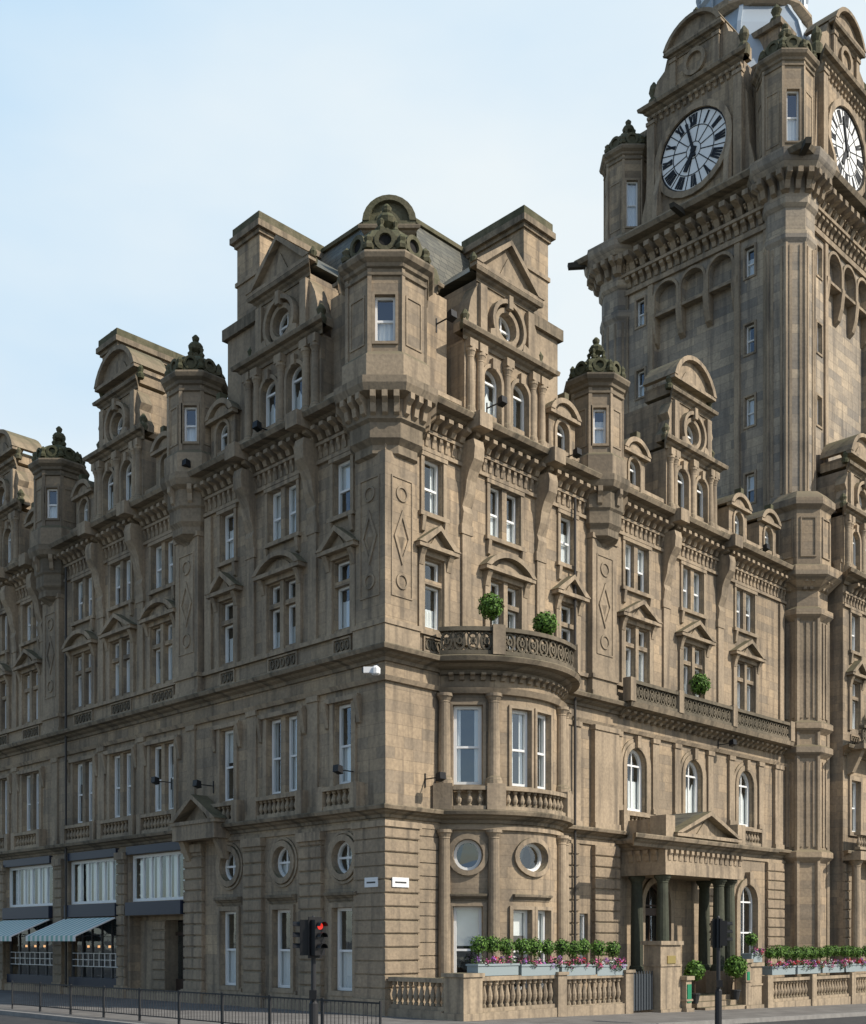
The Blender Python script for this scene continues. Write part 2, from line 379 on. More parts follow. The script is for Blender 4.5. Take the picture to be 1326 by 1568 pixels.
def frust(n,a,b):
    add(n,[(a[0],a[0],a[2]),(a[1],a[0],a[2]),(a[1],a[1],a[2]),(a[0],a[1],a[2]),(b[0],b[0],b[2]),(b[1],b[0],b[2]),(b[1],b[1],b[2]),(b[0],b[1],b[2])],
        [(0,1,5,4),(1,2,6,5),(2,3,7,6),(3,0,4,7),(4,5,6,7)])
frust('slate_roof',(.8,10.2,19.2),(1.9,9.1,23.8)); frust('slate_roof',(1.9,9.1,23.8),(2.8,8.2,26.8)); frust('slate_roof',(2.8,8.2,26.8),(3.3,7.7,27.7))
lbox('mossy_stone',3.2,7.8,3.2,7.8,27.7,27.85)
q=math.sqrt(.5)
DG=Fr((2.35,2.35),(q,-q),(-q,-q))
box('stone_walls',DG,-.8,.8,-1.8,0,22,25.9); cornice(DG,-.8,.8,26.2,.35,.25,1,1); ped_seg(DG,0,1.75,26.2,.85,0,.2,back=-1.6,n='mossy_stone')
box('stone_trim',DG,-.86,-.6,0,.1,22,25.8);box('stone_trim',DG,.6,.86,0,.1,22,25.8)
for F in (FL,FR):
    box('stone_walls',F,2.3,3.2,-2.2,-.5,19.3,23.4); cornice(F,2.3,3.2,23.7,.3,.2,1,1,-.5)
    lathe('mossy_stone',F.p(2.75,-.9,0),[(.4,23.7),(.42,23.9),(.3,24.3),(.12,24.5)],8)
chimney(7.1,8.45,.5,3.3,19.3,28.2,0); chimney(.5,3.3,7.1,8.45,19.3,28.0,0)
lbox('stone_trim',6.95,8.75,.3,1.6,19.3,24.0); lbox('stone_cornices',6.8,8.9,.15,1.7,24.0,24.4)
lbox('stone_trim',.3,1.6,6.95,8.75,19.3,24.0); lbox('stone_cornices',.15,1.7,6.8,8.9,24.0,24.4)
chimney(.8,5.2,17.4,18.7,19.3,27.9,8); chimney(1.0,5.2,28.6,29.9,19.3,26.4,8)
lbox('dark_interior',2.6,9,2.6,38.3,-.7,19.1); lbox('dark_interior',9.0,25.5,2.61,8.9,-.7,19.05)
lbox('stone_walls',.7,9.2,38.35,38.45,-.7,19.2)
# first floor: left
ops=[]
fl=[(1.95,'s'),(5.1,'d'),(8.3,'s'),(12.6,'d'),(15.7,'d'),(18.8,'d'),(23.6,'d'),(26.8,'d'),(30,'d'),(34.6,'d')]
for u,k in fl:
    L=[(u,.82)] if k=='s' else [(u-.48,.7),(u+.48,.7)]
    W=.82 if k=='s' else 1.66
    cc=random.choice(['net','drape','drape','blind'])
    for a,w in L:
        o=('rect',a,w,7.3,9.85); ops.append(o); window(FL,o,0,0,1,.08,cc)
    for s in (-1,1):
        box('stone_trim',FL,u+s*(W/2+.12)-.1,u+s*(W/2+.12)+.1,-.01,.08,7.1,9.9)
        prof('stone_trim',FL,[(0,9.1),(.08,9.15),(.14,9.5),(.24,9.95),(0,9.95)],u+s*(W/2+.36)-.08,u+s*(W/2+.36)+.08)
    box('stone_trim',FL,u-W/2-.4,u+W/2+.4,-.01,.16,9.9,10.05)
    balus(FL,u-W/2-.25,u+W/2+.25,.18,6.46,7.2)
    for s in (-1,1): box('stone_trim',FL,u+s*(W/2+.42)-.16,u+s*(W/2+.42)+.16,-.01,.34,6.45,7.24)
wall('stone_walls',FL,0,LEND,6.1,11.25,0,ops)
for u in (3.45,6.8,10.6,14.15,17.25,21.3,25.2,28.4): pil(FL,u,.5,6.45,10.28,.07,True)
# ground: left
ops=[]
for u in (1.95,5.1,8.2):
    o=('round',u,1.0,4.42,5.48); ops.append(o); window(FL,o,0,1,1,.07,'none' if u!=5.1 else None); ring('stone_trim',FL,outline(*o,.005),outline(*o,.2),-.02,.1); ring('stone_trim',FL,outline(*o,.24),outline(*o,.32),-.02,.05)
    o=('rect',u,1.0,.7,3.35); ops.append(o); window(FL,o,0,0,1,.08,'net'); archi(FL,o,0,.16,.09)
    cornice(FL,u-.75,u+.75,3.85,.28,.22)
    box('stone_trim',FL,u-.75,u+.75,-.01,.06,.3,.62)
shop=[(13.1,4.0),(18.05,4.3),(23.9,4.6),(29.3,4.6),(34.5,4.4)]
for u,w in shop:
    o=('rect',u,w,3.85,5.7); ops.append(o); window(FL,o,0,2,0,.1,'none')
    for i in range(3):
        a=u-w/2+.15+i*(w-.3)/3; b=a+(w-.3)/3
        for (x0,x1) in ((a+.08,a+(b-a)*.4),(b-(b-a)*.4,b-.08)):
            k=10; vs=[];fs=[]
            for j in range(k+1):
                x=x0+(x1-x0)*j/k; vs+=[FL.p(x,-.36-.04*(j%2),3.93),FL.p(x,-.36-.04*(j%2),5.62)]
            for j in range(k): fs.append((2*j,2*j+2,2*j+3,2*j+1))
            add('curtains',vs,fs)
        box('window_frames',FL,(a+b)/2-.03,(a+b)/2+.03,-.25,-.17,3.95,5.6)
    box('shop_fascia',FL,u-w/2,u+w/2,-.1,.16,5.72,6.04)
    box('shop_fascia',FL,u-w/2,u+w/2,-.1,.2,3.3,3.82)
    o2=('rect',u,w,.35,3.28); ops.append(o2)
    if u<14:
        box('stone_trim',FL,u-w/2,u+w/2,-2.5,-.55,3.1,3.3)
        box('stone_trim',FL,u+.1,u+w/2+.1,-2.5,-.5,.0,3.1)
        rust(FL,u+.08,u+1.0,.35,3.1,-.5,-.42)
        poly('dark_interior',FL,outline('rect',u-.95,2.2,.2,3.2),-1.05)
        for a in (u-1.95,u-1.25,u-.55):
            box('door_frame',FL,a,a+.1,-1.0,-.9,.3,3.1)
        box('door_frame',FL,u-1.95,u+.05,-1.0,-.9,2.5,2.65); box('door_frame',FL,u-1.95,u+.05,-1.0,-.92,.3,.8)
        box('window_glass',FL,u-1.9,u+.0,-.97,-.96,.8,3.05)
        for a in (u-1.5,u-.8): box('warm_interior',FL,a,a+.1,-1.04,-1.0,2.2,2.35)
    else:
        window(FL,o2,0,4,0,.08,'none',frame='shop_frames')
        for k in range(9):
            a=u-w/2+.1+k*(w-.2)/9
            box('window_frames',FL,a,a+.03,-.2,-.16,1.2,1.75)
        for z in (1.2,1.48,1.75): box('window_frames',FL,u-w/2+.1,u+w/2-.1,-.2,-.155,z,z+.03)
        box('shop_fascia',FL,u-w/2+.01,u+w/2-.01,-.25,-.02,.35,.75)
        for k in range(4): box('warm_interior',FL,u-1.4+k*.9,u-1.3+k*.9,-.56,-.5,2.0,2.1)
wall('stone_walls',FL,0,LEND,-.7,6.15,0,ops)
for u,w in ((3.5,1.15),(6.65,1.05),(10.35,1.2),(15.55,.6),(20.85,.7),(26.5,.5),(31.9,.5)):
    rust(FL,u-w/2,u+w/2,0,5.8,0,.16)
    box('stone_trim',FL,u-w/2-.06,u+w/2+.06,-.01,.24,5.55,5.84); box('stone_trim',FL,u-w/2-.06,u+w/2+.06,-.01,.24,-.5,.5)
ped_tri(FL,9.5,2.9,6.5,.95,.1,.65)
box('stone_trim',FL,8.15,10.85,-.01,.7,5.95,6.5)
for u in (8.4,10.6): prof('stone_trim',FL,[(0,5.2),(.2,5.25),(.5,5.95),(0,5.95)],u-.15,u+.15)
box('stone_trim',FL,-.0,LEND,-.01,.12,-.6,.3)
rust(FR,-.12,1.35,.0,5.85,-1.35,.12); box('stone_trim',FR,-.2,1.43,-1.43,.2,-.6,.5); box('stone_trim',FR,-.18,1.4,-1.4,.18,5.8,5.99)
# ================= right side lower =================
w0,w1=2.4,8.2
def rwall(u0,u1,z0,z1,ops): wall('stone_walls',FR,u0,u1,z0,z1,0,ops)
rwall(0,w0+.02,6.1,11.25,[]); rwall(0,w0+.02,-.9,6.15,[])
rwall(w1-.02,25.6,-.9,6.15,[('arch',14.6,1.8,.4,4.6),('arch',21.6,1.5,1.3,4.75),('rect',9.9,.5,.9,3.3)])
window(FR,('rect',9.9,.5,.9,3.3),0,0,1)
afs=[('arch',13.15,1.3,7.3,9.75),('arch',17.2,1.3,7.3,9.75),('arch',21.4,1.3,7.3,9.75)]
rwall(w1-.02,25.6,6.1,11.25,afs)
for o in afs:
    window(FR,o,0,1,1,.11,'net'); archi(FR,o,0,.22,.1); archi(FR,o,0,.36,.05)
    box('stone_trim',FR,o[1]-.12,o[1]+.12,0,.22,9.75,10.2)
    balus(FR,o[1]-.85,o[1]+.85,.2,6.46,7.2)
    for s in (-1,1): box('stone_trim',FR,o[1]+s*1.05-.18,o[1]+s*1.05+.18,-.01,.36,6.45,7.25)
    for s in (-1,1):
        pil(FR,o[1]+s*1.25,.4,7.25,10.25,.12,True)
pil(FR,9.0,1.2,6.45,10.28,.1); pil(FR,11.05,1.5,6.45,10.28,.22); pil(FR,24.2,.7,6.45,10.28,.15)
rust(FR,8.3,9.5,0,5.85,0,.12); rust(FR,10.35,11.9,-.3,5.85,0,.2); rust(FR,23.2,24.7,-.5,5.85,0,.15); rust(FR,18.0,20.3,-.5,5.85,0,.08)
box('stone_trim',FR,1.35,w0,-.01,.1,-.6,.5); box('stone_trim',FR,w1,25.5,-.01,.14,-.9,.3)
for z in [1+.42*i for i in range(12)]: box('rusticated_stone',FR,1.36,2.35,-.01,.035,z,z+.38)
o=('arch',21.6,1.5,1.3,4.75); window(FR,o,0,1,2,.09,'none'); archi(FR,o,0,.3,.12); box('stone_trim',FR,21.45,21.75,0,.25,4.75,5.3)
o=('arch',14.6,1.8,.4,4.6); archi(FR,o,0,.25,.1)
window(FR,o,0,1,1,.12,'none',.35,frame='door_frame'); box('door_frame',FR,13.75,15.45,-.5,-.25,3.3,3.6)
box('warm_interior',FR,14.0,14.2,-.58,-.5,1.9,2.4)
prof('stone_cornices',FR,[(-.1,10.85),(.15,10.88),(.35,11.08),(.66,11.14),(.7,11.33),(-.1,11.34)],11.95,24.6)
dents(FR,12,24.5,10.78,11.06,0,.42,.42,.17)
for a,b in ((12.1,15.1),(15.5,19.2),(19.6,24.3)):
    pierced(FR,a,b,.55,11.34,12.15)
for u in (12.0,15.3,19.4,24.4): box('stone_trim',FR,u-.17,u+.17,.37,.73,11.33,12.22)
# ---- bay ----
U=3.5
bops=[]
for u,w in ((-2.62,.95),(2.62,.95)):
    bops+=[('rect',u,w,7.3,9.85)]
cu=-.25
for s in (-1,1): bops.append(('rect',cu+s*.52,.78,7.3,9.8))
for o in bops: window(BAY,o,0,0,1,.09,'drape'); archi(BAY,o,0,.1,.06)
wall('stone_walls',BAY,-U,U,6.1,11.3,0,bops)
g2=[]
for u in (-2.62,2.62): g2+=[('round',u,.95,4.55,5.55),('rect',u,.95,.7,3.4)]
g2+=[('round',cu,1.3,4.55,5.5),('rect',cu-.5,.74,.7,3.3),('rect',cu+.5,.74,.7,3.3)]
for o in g2:
    window(BAY,o,0,0,1 if o[0]=='rect' else 0,.08,'blind' if o[0]=='rect' else 'none')
    if o[0]=='round': ring('stone_trim',BAY,outline(*o,.005),outline(*o,.17),-.02,.1)
    else: archi(BAY,o,0,.12,.08)
wall('stone_walls',BAY,-U,U,-.7,6.15,0,g2)
for u in (-2.62,cu,2.62): cornice(BAY,u-.85 if u==cu else u-.6,u+.85 if u==cu else u+.6,3.8,.22,.16)
cornice(BAY,-U,U,6.46,.4,.45); cornice(BAY,-U,U,11.32,.5,.7,n='stone_cornices'); dents(BAY,-U,U,10.62,10.85,0,.25,.33,.14)
prof('stone_trim',BAY,[(-.1,10.2),(.14,10.2),(.22,10.38),(-.1,10.4)],-U,U)
box('stone_trim',BAY,-U,U,-.01,.1,5.85,5.98)
for u in (-3.35,-1.8,1.45,1.95,3.35):
    c=BAY.p(u,.1,0); column(c,.2,7.3,10.2); box('stone_trim',BAY,u-.28,u+.28,-.05,.42,6.46,7.3)
    column(c,.2,.9,5.85); box('stone_trim',BAY,u-.28,u+.28,-.05,.36,-.6,.9)
for a,b in ((-3.05,-2.1),(-1.5,1.15),(2.25,3.05)): balus(BAY,a,b,.22,6.47,7.22)
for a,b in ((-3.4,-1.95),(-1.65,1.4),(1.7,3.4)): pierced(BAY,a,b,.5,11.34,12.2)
for u in (-1.8,1.55): box('stone_trim',BAY,u-.17,u+.17,.32,.7,11.33,12.27)
vs=[BAY.p(-U+7*i/24,.3,11.31) for i in range(25)]; add('stone_trim',vs,[tuple(range(25))])
# ---- porch ----
for (u,p) in ((12.55,1.65),(12.55,.5),(16.5,1.65),(17.3,1.65),(17.3,.5)):
    c=FR.p(u,p,0); column(c,.24,1.1,4.75,'porch_columns'); box('stone_trim',FR,u-.36,u+.36,p-.36,p+.36,-.5,1.1)
box('stone_trim',FR,12.15,17.7,0,2.05,4.75,5.2); box('stone_trim',FR,12.18,17.67,0,2.02,5.2,5.7)
dents(FR,12.3,17.6,5.25,5.68,2.0,2.14,.36,.18)
SP=Fr((12.18,0),(0,-1),(-1,0)); dents(SP,.1,2.0,5.25,5.68,0,.12,.36,.18)
cornice(FR,12.18,17.67,6.12,.42,.4,1,1,2.0); cornice(SP,0,2.0,6.12,.42,.4,0,0)
box('stone_trim',FR,12.1,17.75,0,2.1,6.08,6.2)
ped_tri(FR,14.95,4.6,6.2,.95,1.75,.5); prism('slate_roof',FR,[(12.8,6.3),(17.1,6.3),(14.95,7.3)],0,1.9)
for u in (12.4,17.5): box('stone_trim',FR,u-.3,u+.3,1.4,2.1,6.2,6.95)
box('stone_trim',FR,12.2,12.35,.3,1.4,6.2,6.85)
for i in range(3): box('stone_trim',FR,13.0,16.2,0,3.2-.35*i,-.5,-.17+.19*i)
# ---- block right of tower ----
ops=[]
for u in (28.3,32.3): bay2(FR2,u,'s','t',ops)
for u in (28.3,32.3): o=('rect',u,.95,7.4,9.8); ops.append(o); window(FR2,o,0,1,1); archi(FR2,o,0,.2,.1); o=('rect',u,.9,1.4,4.4); ops.append(o); window(FR2,o,0,1,1); archi(FR2,o,0,.2,.1)
wall('stone_walls',FR2,27.1,37,-.9,19.2,0,ops)
add('stone_walls',[(27.1,-1.8,-.9),(27.1,0,-.9),(27.1,0,19.2),(27.1,-1.8,19.2)],[(0,1,2,3)])
cornmain(FR2,27.1,37,1,0); cornice(FR2,27.1,37,11.3,.42,.6,1); cornice(FR2,27.1,37,6.45,.36,.5,1)
dormer(FR2,29.0,'seg',3.6); pierced(FR2,27.3,30.5,.8,11.34,12.2); box('stone_trim',FR2,27.1,31,0,1.0,11.1,11.33)
balus(FR2,27.3,30.5,.6,6.5,7.3); prof('stone_trim',FR2,[(0,10.0),(.3,10.1),(.8,11.1),(0,11.1)],27.4,27.7); prof('stone_trim',FR2,[(0,10.0),(.3,10.1),(.8,11.1),(0,11.1)],30.1,30.4)
for u in (27.4,30.3): column(FR2.p(u,.5,0),.22,1.0,6.0)
rust(FR2,27.1,27.75,-.6,5.9,0,.12); rust(FR2,30.0,31.0,-.6,5.9,0,.12); box('stone_trim',FR2,27.0,31,0,.9,6.0,6.4)
prof('slate_roof',FR2,[(-.7,19.2),(-3.6,23.2),(-3.6,19.2)],27.1,37)
for u,z,F in ((1.4,7.6,FL),(9.2,7.9,FL),(12.0,8.3,FL),(1.7,7.4,FR),(19.2,10.6,FR),(5.6,19.6,FL),(2.2,22.0,FR),(4.6,20.1,FR),(9.9,19.6,FL),(8.6,19.6,FR),(22,19.5,FR)): flood(F,u,z)
for u,F in ((9.1,FR),(19.95,FL)): lathe('drain_pipes',F.p(u,.22,0),[(.05,.3),(.05,18.3)],8)
# ================= TOWER =================
CUR[0]='clock_tower'
cB=(26.2,-.1)
bp=[(1.45,-.9),(1.45,.6),(1.25,.75)]
for z in (6.1,10.9,12.0,17.2): bp+=[(1.25,z-.25),(1.5,z),(1.5,z+.25),(1.25,z+.4)]
bp+=[(1.25,18.3),(1.9,18.9),(1.9,19.3),(1.4,19.5),(1.4,22.0),(1.6,22.2),(1.6,22.5),(1.2,22.9)]
lathe('stone_walls',cB,bp,8)
for k,hw,F in octfaces(cB,1.25):
    for s in (-1,0,1): box('stone_trim',F,s*.3-.07,s*.3+.07,-.02,.05,12.5,16.9); box('stone_trim',F,s*.3-.07,s*.3+.07,-.02,.05,6.6,10.5)
    dents(F,-hw,hw,18.3,18.8,0,.4,.3,.15)
for k,hw,F in octfaces(cB,1.4):
    ring('stone_trim',F,outline('rect',0,.6,19.9,21.6),outline('rect',0,.6,19.9,21.6,.07),-.02,.05)
cT=(26.75,.75)
for c in (cT,(26.75,10.25),(36.25,.75)):
    lathe('tower_walls',c,[(1.2,19),(1.2,34.9),(1.3,35.1),(1.3,35.4),(1.2,35.5),(1.2,36.5),(1.35,36.7),(1.38,37.1),(1.38,37.85),(1.9,38.0),(2.1,38.3),(2.15,38.4),(2.2,38.75)],8)
    for k,hw,F in octfaces(c,1.38):
        dents(F,-hw-.1,hw+.1,37.1,37.95,0,.62,.5,.24)
    for k,hw,F in octfaces(c,1.2):
        for s in (-1,1): box('stone_trim',F,s*.24-.06,s*.24+.06,-.02,.04,23.2,34.8)
for a in range(8):
    aa=a*math.pi/4+math.pi/8
    lathe('stone_trim',(cT[0]+1.17*math.cos(aa),cT[1]+1.17*math.sin(aa)),[(.1,22.5),(.1,34.9)],6)
    lathe('stone_trim',(cB[0]+1.23*math.cos(aa),cB[1]+1.23*math.sin(aa)),[(.13,.7),(.13,17.2)],6)
lbox('tower_walls',26.7,37,.7,11,0,38.6)
for F in (TL,TR):
    ops=[]
    for u in (2.35,8.65):
        for z in (34.3,30.6,27.1,23.4):
            o=('rect',u,.5,z,z+1.4); ops.append(o); window(F,o,0,0,1,.05); archi(F,o,0,.1,.05)
    pn=('rect',5.5,4.7,20,34.4); ops.append(pn)
    for k in (-1,0,1): ops.append(('arch',5.5+k*1.57,1.3,34.5,35.95))
    wall('tower_walls',F,0,11,19,38.5,0,ops,th=.6)
    poly('tower_walls',F,outline(*pn),-.35)
    for k in (-1,0,1):
        o=('arch',5.5+k*1.57,1.3,34.5,35.95); archi(F,o,0,.14,.1); poly('tower_walls',F,outline(*o),-.36)
    for k in (-1.5,-.5,.5,1.5):
        prof('stone_trim',F,[(-.35,32.9),(-.1,33.1),(.05,33.6),(.15,34.4),(.15,34.55),(-.35,34.55)],5.5+k*1.57-.16,5.5+k*1.57+.16)
    for u in (1.45,3.0,8.0,9.55): pil(F,u,.3,20,36.2,.1,False)
    box('stone_trim',F,1.3,9.7,-.01,.15,36.15,36.4)
    dents(F,1.6,9.4,36.45,37.0,0,.35,.42,.22)
    box('stone_trim',F,.9,10.1,-.05,.42,37.0,37.15)
    dents(F,1.2,9.8,37.15,37.95,0.0,.95,.62,.3)
    cornice(F,0,11,38.7,.75,1.15,1,1,n='stone_cornices')
    dents(F,.6,10.4,37.4,37.6,.3,.5,.25,.12)
    prof('dark_gargoyle',F,[(.9,38.2),(1.9,38.2),(1.95,38.4),(.9,38.5)],5.37,5.63)
    box('stone_trim',F,1.6,9.4,-.1,.5,38.7,39.2)
    box('stone_walls',F,2.75,8.25,-1.2,-.15,38.7,45.0)
    for s in (-1,1):
        pil(Fr(F.p(0,-.15,0)[:2],F.u,F.d),5.5+s*2.5,.45,39.2,44.6,.2,True)
        prof('stone_trim',F,[(-.3,39.2),(.4,39.2),(.3,40.5),(.05,41.5),(-.15,42.5)],5.5+s*2.05-.14,5.5+s*2.05+.14)
        prism('stone_trim',F,[(5.5+s*2.74,45.4),(5.5+s*2.74,46.0),(5.5+s*2.5,46.1),(5.5+s*2.3,46.7),(5.5+s*1.85,47.0),(5.5+s*1.7,47.5),(5.5+s*1.4,47.7),(5.5+s*1.4,45.4)],-.9,-.25)
        lathe('mossy_stone',F.p(5.5+s*2.6,-.4,0),[(.28,45.4),(.3,45.9),(.15,46.1),(.27,46.4),(.22,46.65),(.05,46.9)],8)
        prism('stone_trim',F,[(5.5+s*3.25,38.7),(5.5+s*3.25,40),(5.5+s*3.0,41),(5.5+s*2.85,43.5),(5.5+s*2.7,43.8),(5.5+s*2.7,38.7)],-.9,-.25)
    z=42.0
    ring('stone_trim',F,outline('round',5.55,3.9,z-1.95,z+1.95),outline('round',5.55,3.9,z-1.95,z+1.95,.3),-.3,.02)
    cornice(F,2.7,8.3,45.4,.55,.5,1,1,-.15); dents(F,2.8,8.2,44.5,44.85,-.15,.1,.35,.16)
    box('stone_walls',F,4.0,7.0,-1.4,-.2,45.4,47.3); o=outline('round',5.5,.9,46.0,46.9); ring('stone_trim',F,o,outline('round',5.5,.9,46.0,46.9,.2),-.22,-.05)
    for s in (-1,1): pil(Fr(F.p(0,-.2,0)[:2],F.u,F.d),5.5+s*1.25,.35,45.4,47.2,.14,True)
    cornice(F,3.95,7.05,47.5,.35,.35,1,1,-.2)
    ped_seg(F,5.5,3.3,47.5,1.1,-.2,.35,back=-1.5)
    lathe('mossy_stone',F.p(5.5,-.3,0),[(.2,48.6),(.25,48.75),(.1,48.9),(.18,49.05),(.04,49.25)],8)
    sg=-1 if F is TL else 1
    def cp(r,a): return (5.55+sg*.95*r*math.sin(a), z+.95*r*math.cos(a))
    D=-.12
    def cir(r,n=48): return [cp(r,2*math.pi*i/n) for i in range(n)]
    poly('clock_face',F,cir(2.04),D)
    ring('clock_marks',F,cir(1.96),cir(2.04),D,D+.03); ring('clock_marks',F,cir(1.22),cir(1.26),D,D+.02); ring('clock_marks',F,cir(.42),cir(.45),D,D+.02)
    def stroke(r0,a0,r1,a1,w,dd=.03):
        x0,y0=cp(r0,a0);x1,y1=cp(r1,a1); L=math.hypot(x1-x0,y1-y0); nx,ny=-(y1-y0)/L*w/2,(x1-x0)/L*w/2
        prism('clock_marks',F,[(x0+nx,y0+ny),(x1+nx,y1+ny),(x1-nx,y1-ny),(x0-nx,y0-ny)],D,D+dd)
    num=['XII','I','II','III','IIII','V','VI','VII','VIII','IX','X','XI']
    for i in range(12):
        a=2*math.pi*i/12; s=num[i]; wd={'I':.13,'V':.2,'X':.2}
        tot=sum(wd[c] for c in s); x=-tot/2
        for c in s:
            w=wd[c]; xc=x+w/2; x+=w
            if c=='I': stroke(1.3,a+xc/1.6,1.9,a+xc/1.6,.1)
            elif c=='V': stroke(1.9,a+(xc-.06)/1.6,1.3,a+xc/1.6,.11); stroke(1.9,a+(xc+.06)/1.6,1.3,a+xc/1.6,.07)
            else: stroke(1.9,a+(xc-.07)/1.6,1.3,a+(xc+.07)/1.6,.11); stroke(1.9,a+(xc+.07)/1.6,1.3,a+(xc-.07)/1.6,.07)
        stroke(.45,a+math.pi/12,1.22,a+math.pi/12,.045,.02); stroke(1.26,a+math.pi/12,1.96,a+math.pi/12,.04,.02)
    am=2*math.pi*57.5/60; ah=2*math.pi*6.96/12
    stroke(-.35,am,1.6,am,.13,.08); stroke(-.2,ah,1.05,ah,.22,.06); prism('clock_marks',F,cir(.15,16),D,D+.1)
lbox('stone_walls',27,36,1.15,9.9,38.7,45.2)
for c in ((27.1,1.1),(27.1,10.2),(36.2,1.1)):
    turret(c,1.3,38.7,44.2,(5,),ww=.6)
prof('dark_gargoyle',Fr((25.3,-.7),(q,-q),(-q,-q)),[(0,38.3),(.9,38.25),(.95,38.5),(0,38.65)],-.14,.14)
prof('dark_gargoyle',Fr((25.3,11.7),(q,q),(-q,q)),[(0,38.3),(.9,38.25),(.95,38.5),(0,38.65)],-.14,.14)
lbox('stone_walls',28.3,30.0,2.0,3.4,45,47.5); lbox('stone_cornices',28.1,30.2,1.85,3.6,47.5,47.8); lathe('mossy_stone',(28.5,2.3),[(.3,47.8),(.35,48.0),(.15,48.2),(.28,48.5),(.05,48.8)],8)
lathe('lead_dome',(31.5,5.5),[(4.8,45.2),(4.4,47),(3.9,48.6),(3.3,49.6),(3.1,50.0)],8)
for a in range(8):
    aa=a*math.pi/4+math.pi/8
    for i in range(4):
        r0,r1,z0_,z1_=[(4.8,4.4,45.2,47),(4.4,3.9,47,48.6),(3.9,3.3,48.6,49.6),(3.3,3.1,49.6,50)][i]
        ca,sa=math.cos(aa),math.sin(aa)
        vs=[(31.5+(r+.08)*ca+t*-sa,5.5+(r+.08)*sa+t*ca,zz) for r,zz in ((r0,z0_),(r1,z1_)) for t in (-.1,.1)]+[(31.5+(r-.1)*ca+t*-sa,5.5+(r-.1)*sa+t*ca,zz) for r,zz in ((r0,z0_),(r1,z1_)) for t in (-.1,.1)]
        add('lead_dome',vs,[(0,1,3,2),(0,2,6,4),(1,3,7,5)])
lathe('stone_trim',(31.5,5.5),[(3.1,50),(3.3,50.2),(3.3,50.35),(2.9,50.5),(2.9,50.9)],16)
lathe('lead_dome',(31.5,5.5),[(2.75,50.9),(2.75,51.6),(2.9,51.8),(2.6,52.0),(2.5,53.2),(1.9,54.4),(1.1,55.3),(.6,55.6),(.55,57.2),(.2,58)],16)
for i in range(16):
    a=2*math.pi*i/16+math.pi/16
    lathe('lead_dome',(31.5+2.9*math.cos(a),5.5+2.9*math.sin(a)),[(.1,50.4),(.1,51.9),(.16,52.1),(.02,52.6)],6)

# ================= materials =================
def mat(name,col,rough=.8,met=0,spec=.3):
    m=bpy.data.materials.new(name); m.use_nodes=True; b=m.node_tree.nodes['Principled BSDF']
    b.inputs['Base Color'].default_value=(*col,1); b.inputs['Roughness'].default_value=rough; b.inputs['Metallic'].default_value=met
    b.inputs['Specular IOR Level'].default_value=spec
    return m,m.node_tree,b
def N(nt,t,**k):
    n=nt.nodes.new(t)
    for a,v in k.items():
        if a in n.inputs: n.inputs[a].default_value=v
        else: setattr(n,a,v)
    return n
def mixc(nt,fac,a,b,mode='MIX'):
    n=nt.nodes.new('ShaderNodeMix'); n.data_type='RGBA'; n.blend_type=mode
    for s,v in ((0,fac),(6,a),(7,b)):
        if hasattr(v,'is_linked'): nt.links.new(v,n.inputs[s])
        elif v is not None: n.inputs[s].default_value=v if s==0 else (*v,1)
    return n.outputs[2]
def ramp(nt,src,a,b,lo=0,hi=1):
    n=nt.nodes.new('ShaderNodeMapRange'); nt.links.new(src,n.inputs[0])
    n.inputs[1].default_value=a;n.inputs[2].default_value=b;n.inputs[3].default_value=lo;n.inputs[4].default_value=hi
    return n.outputs[0]
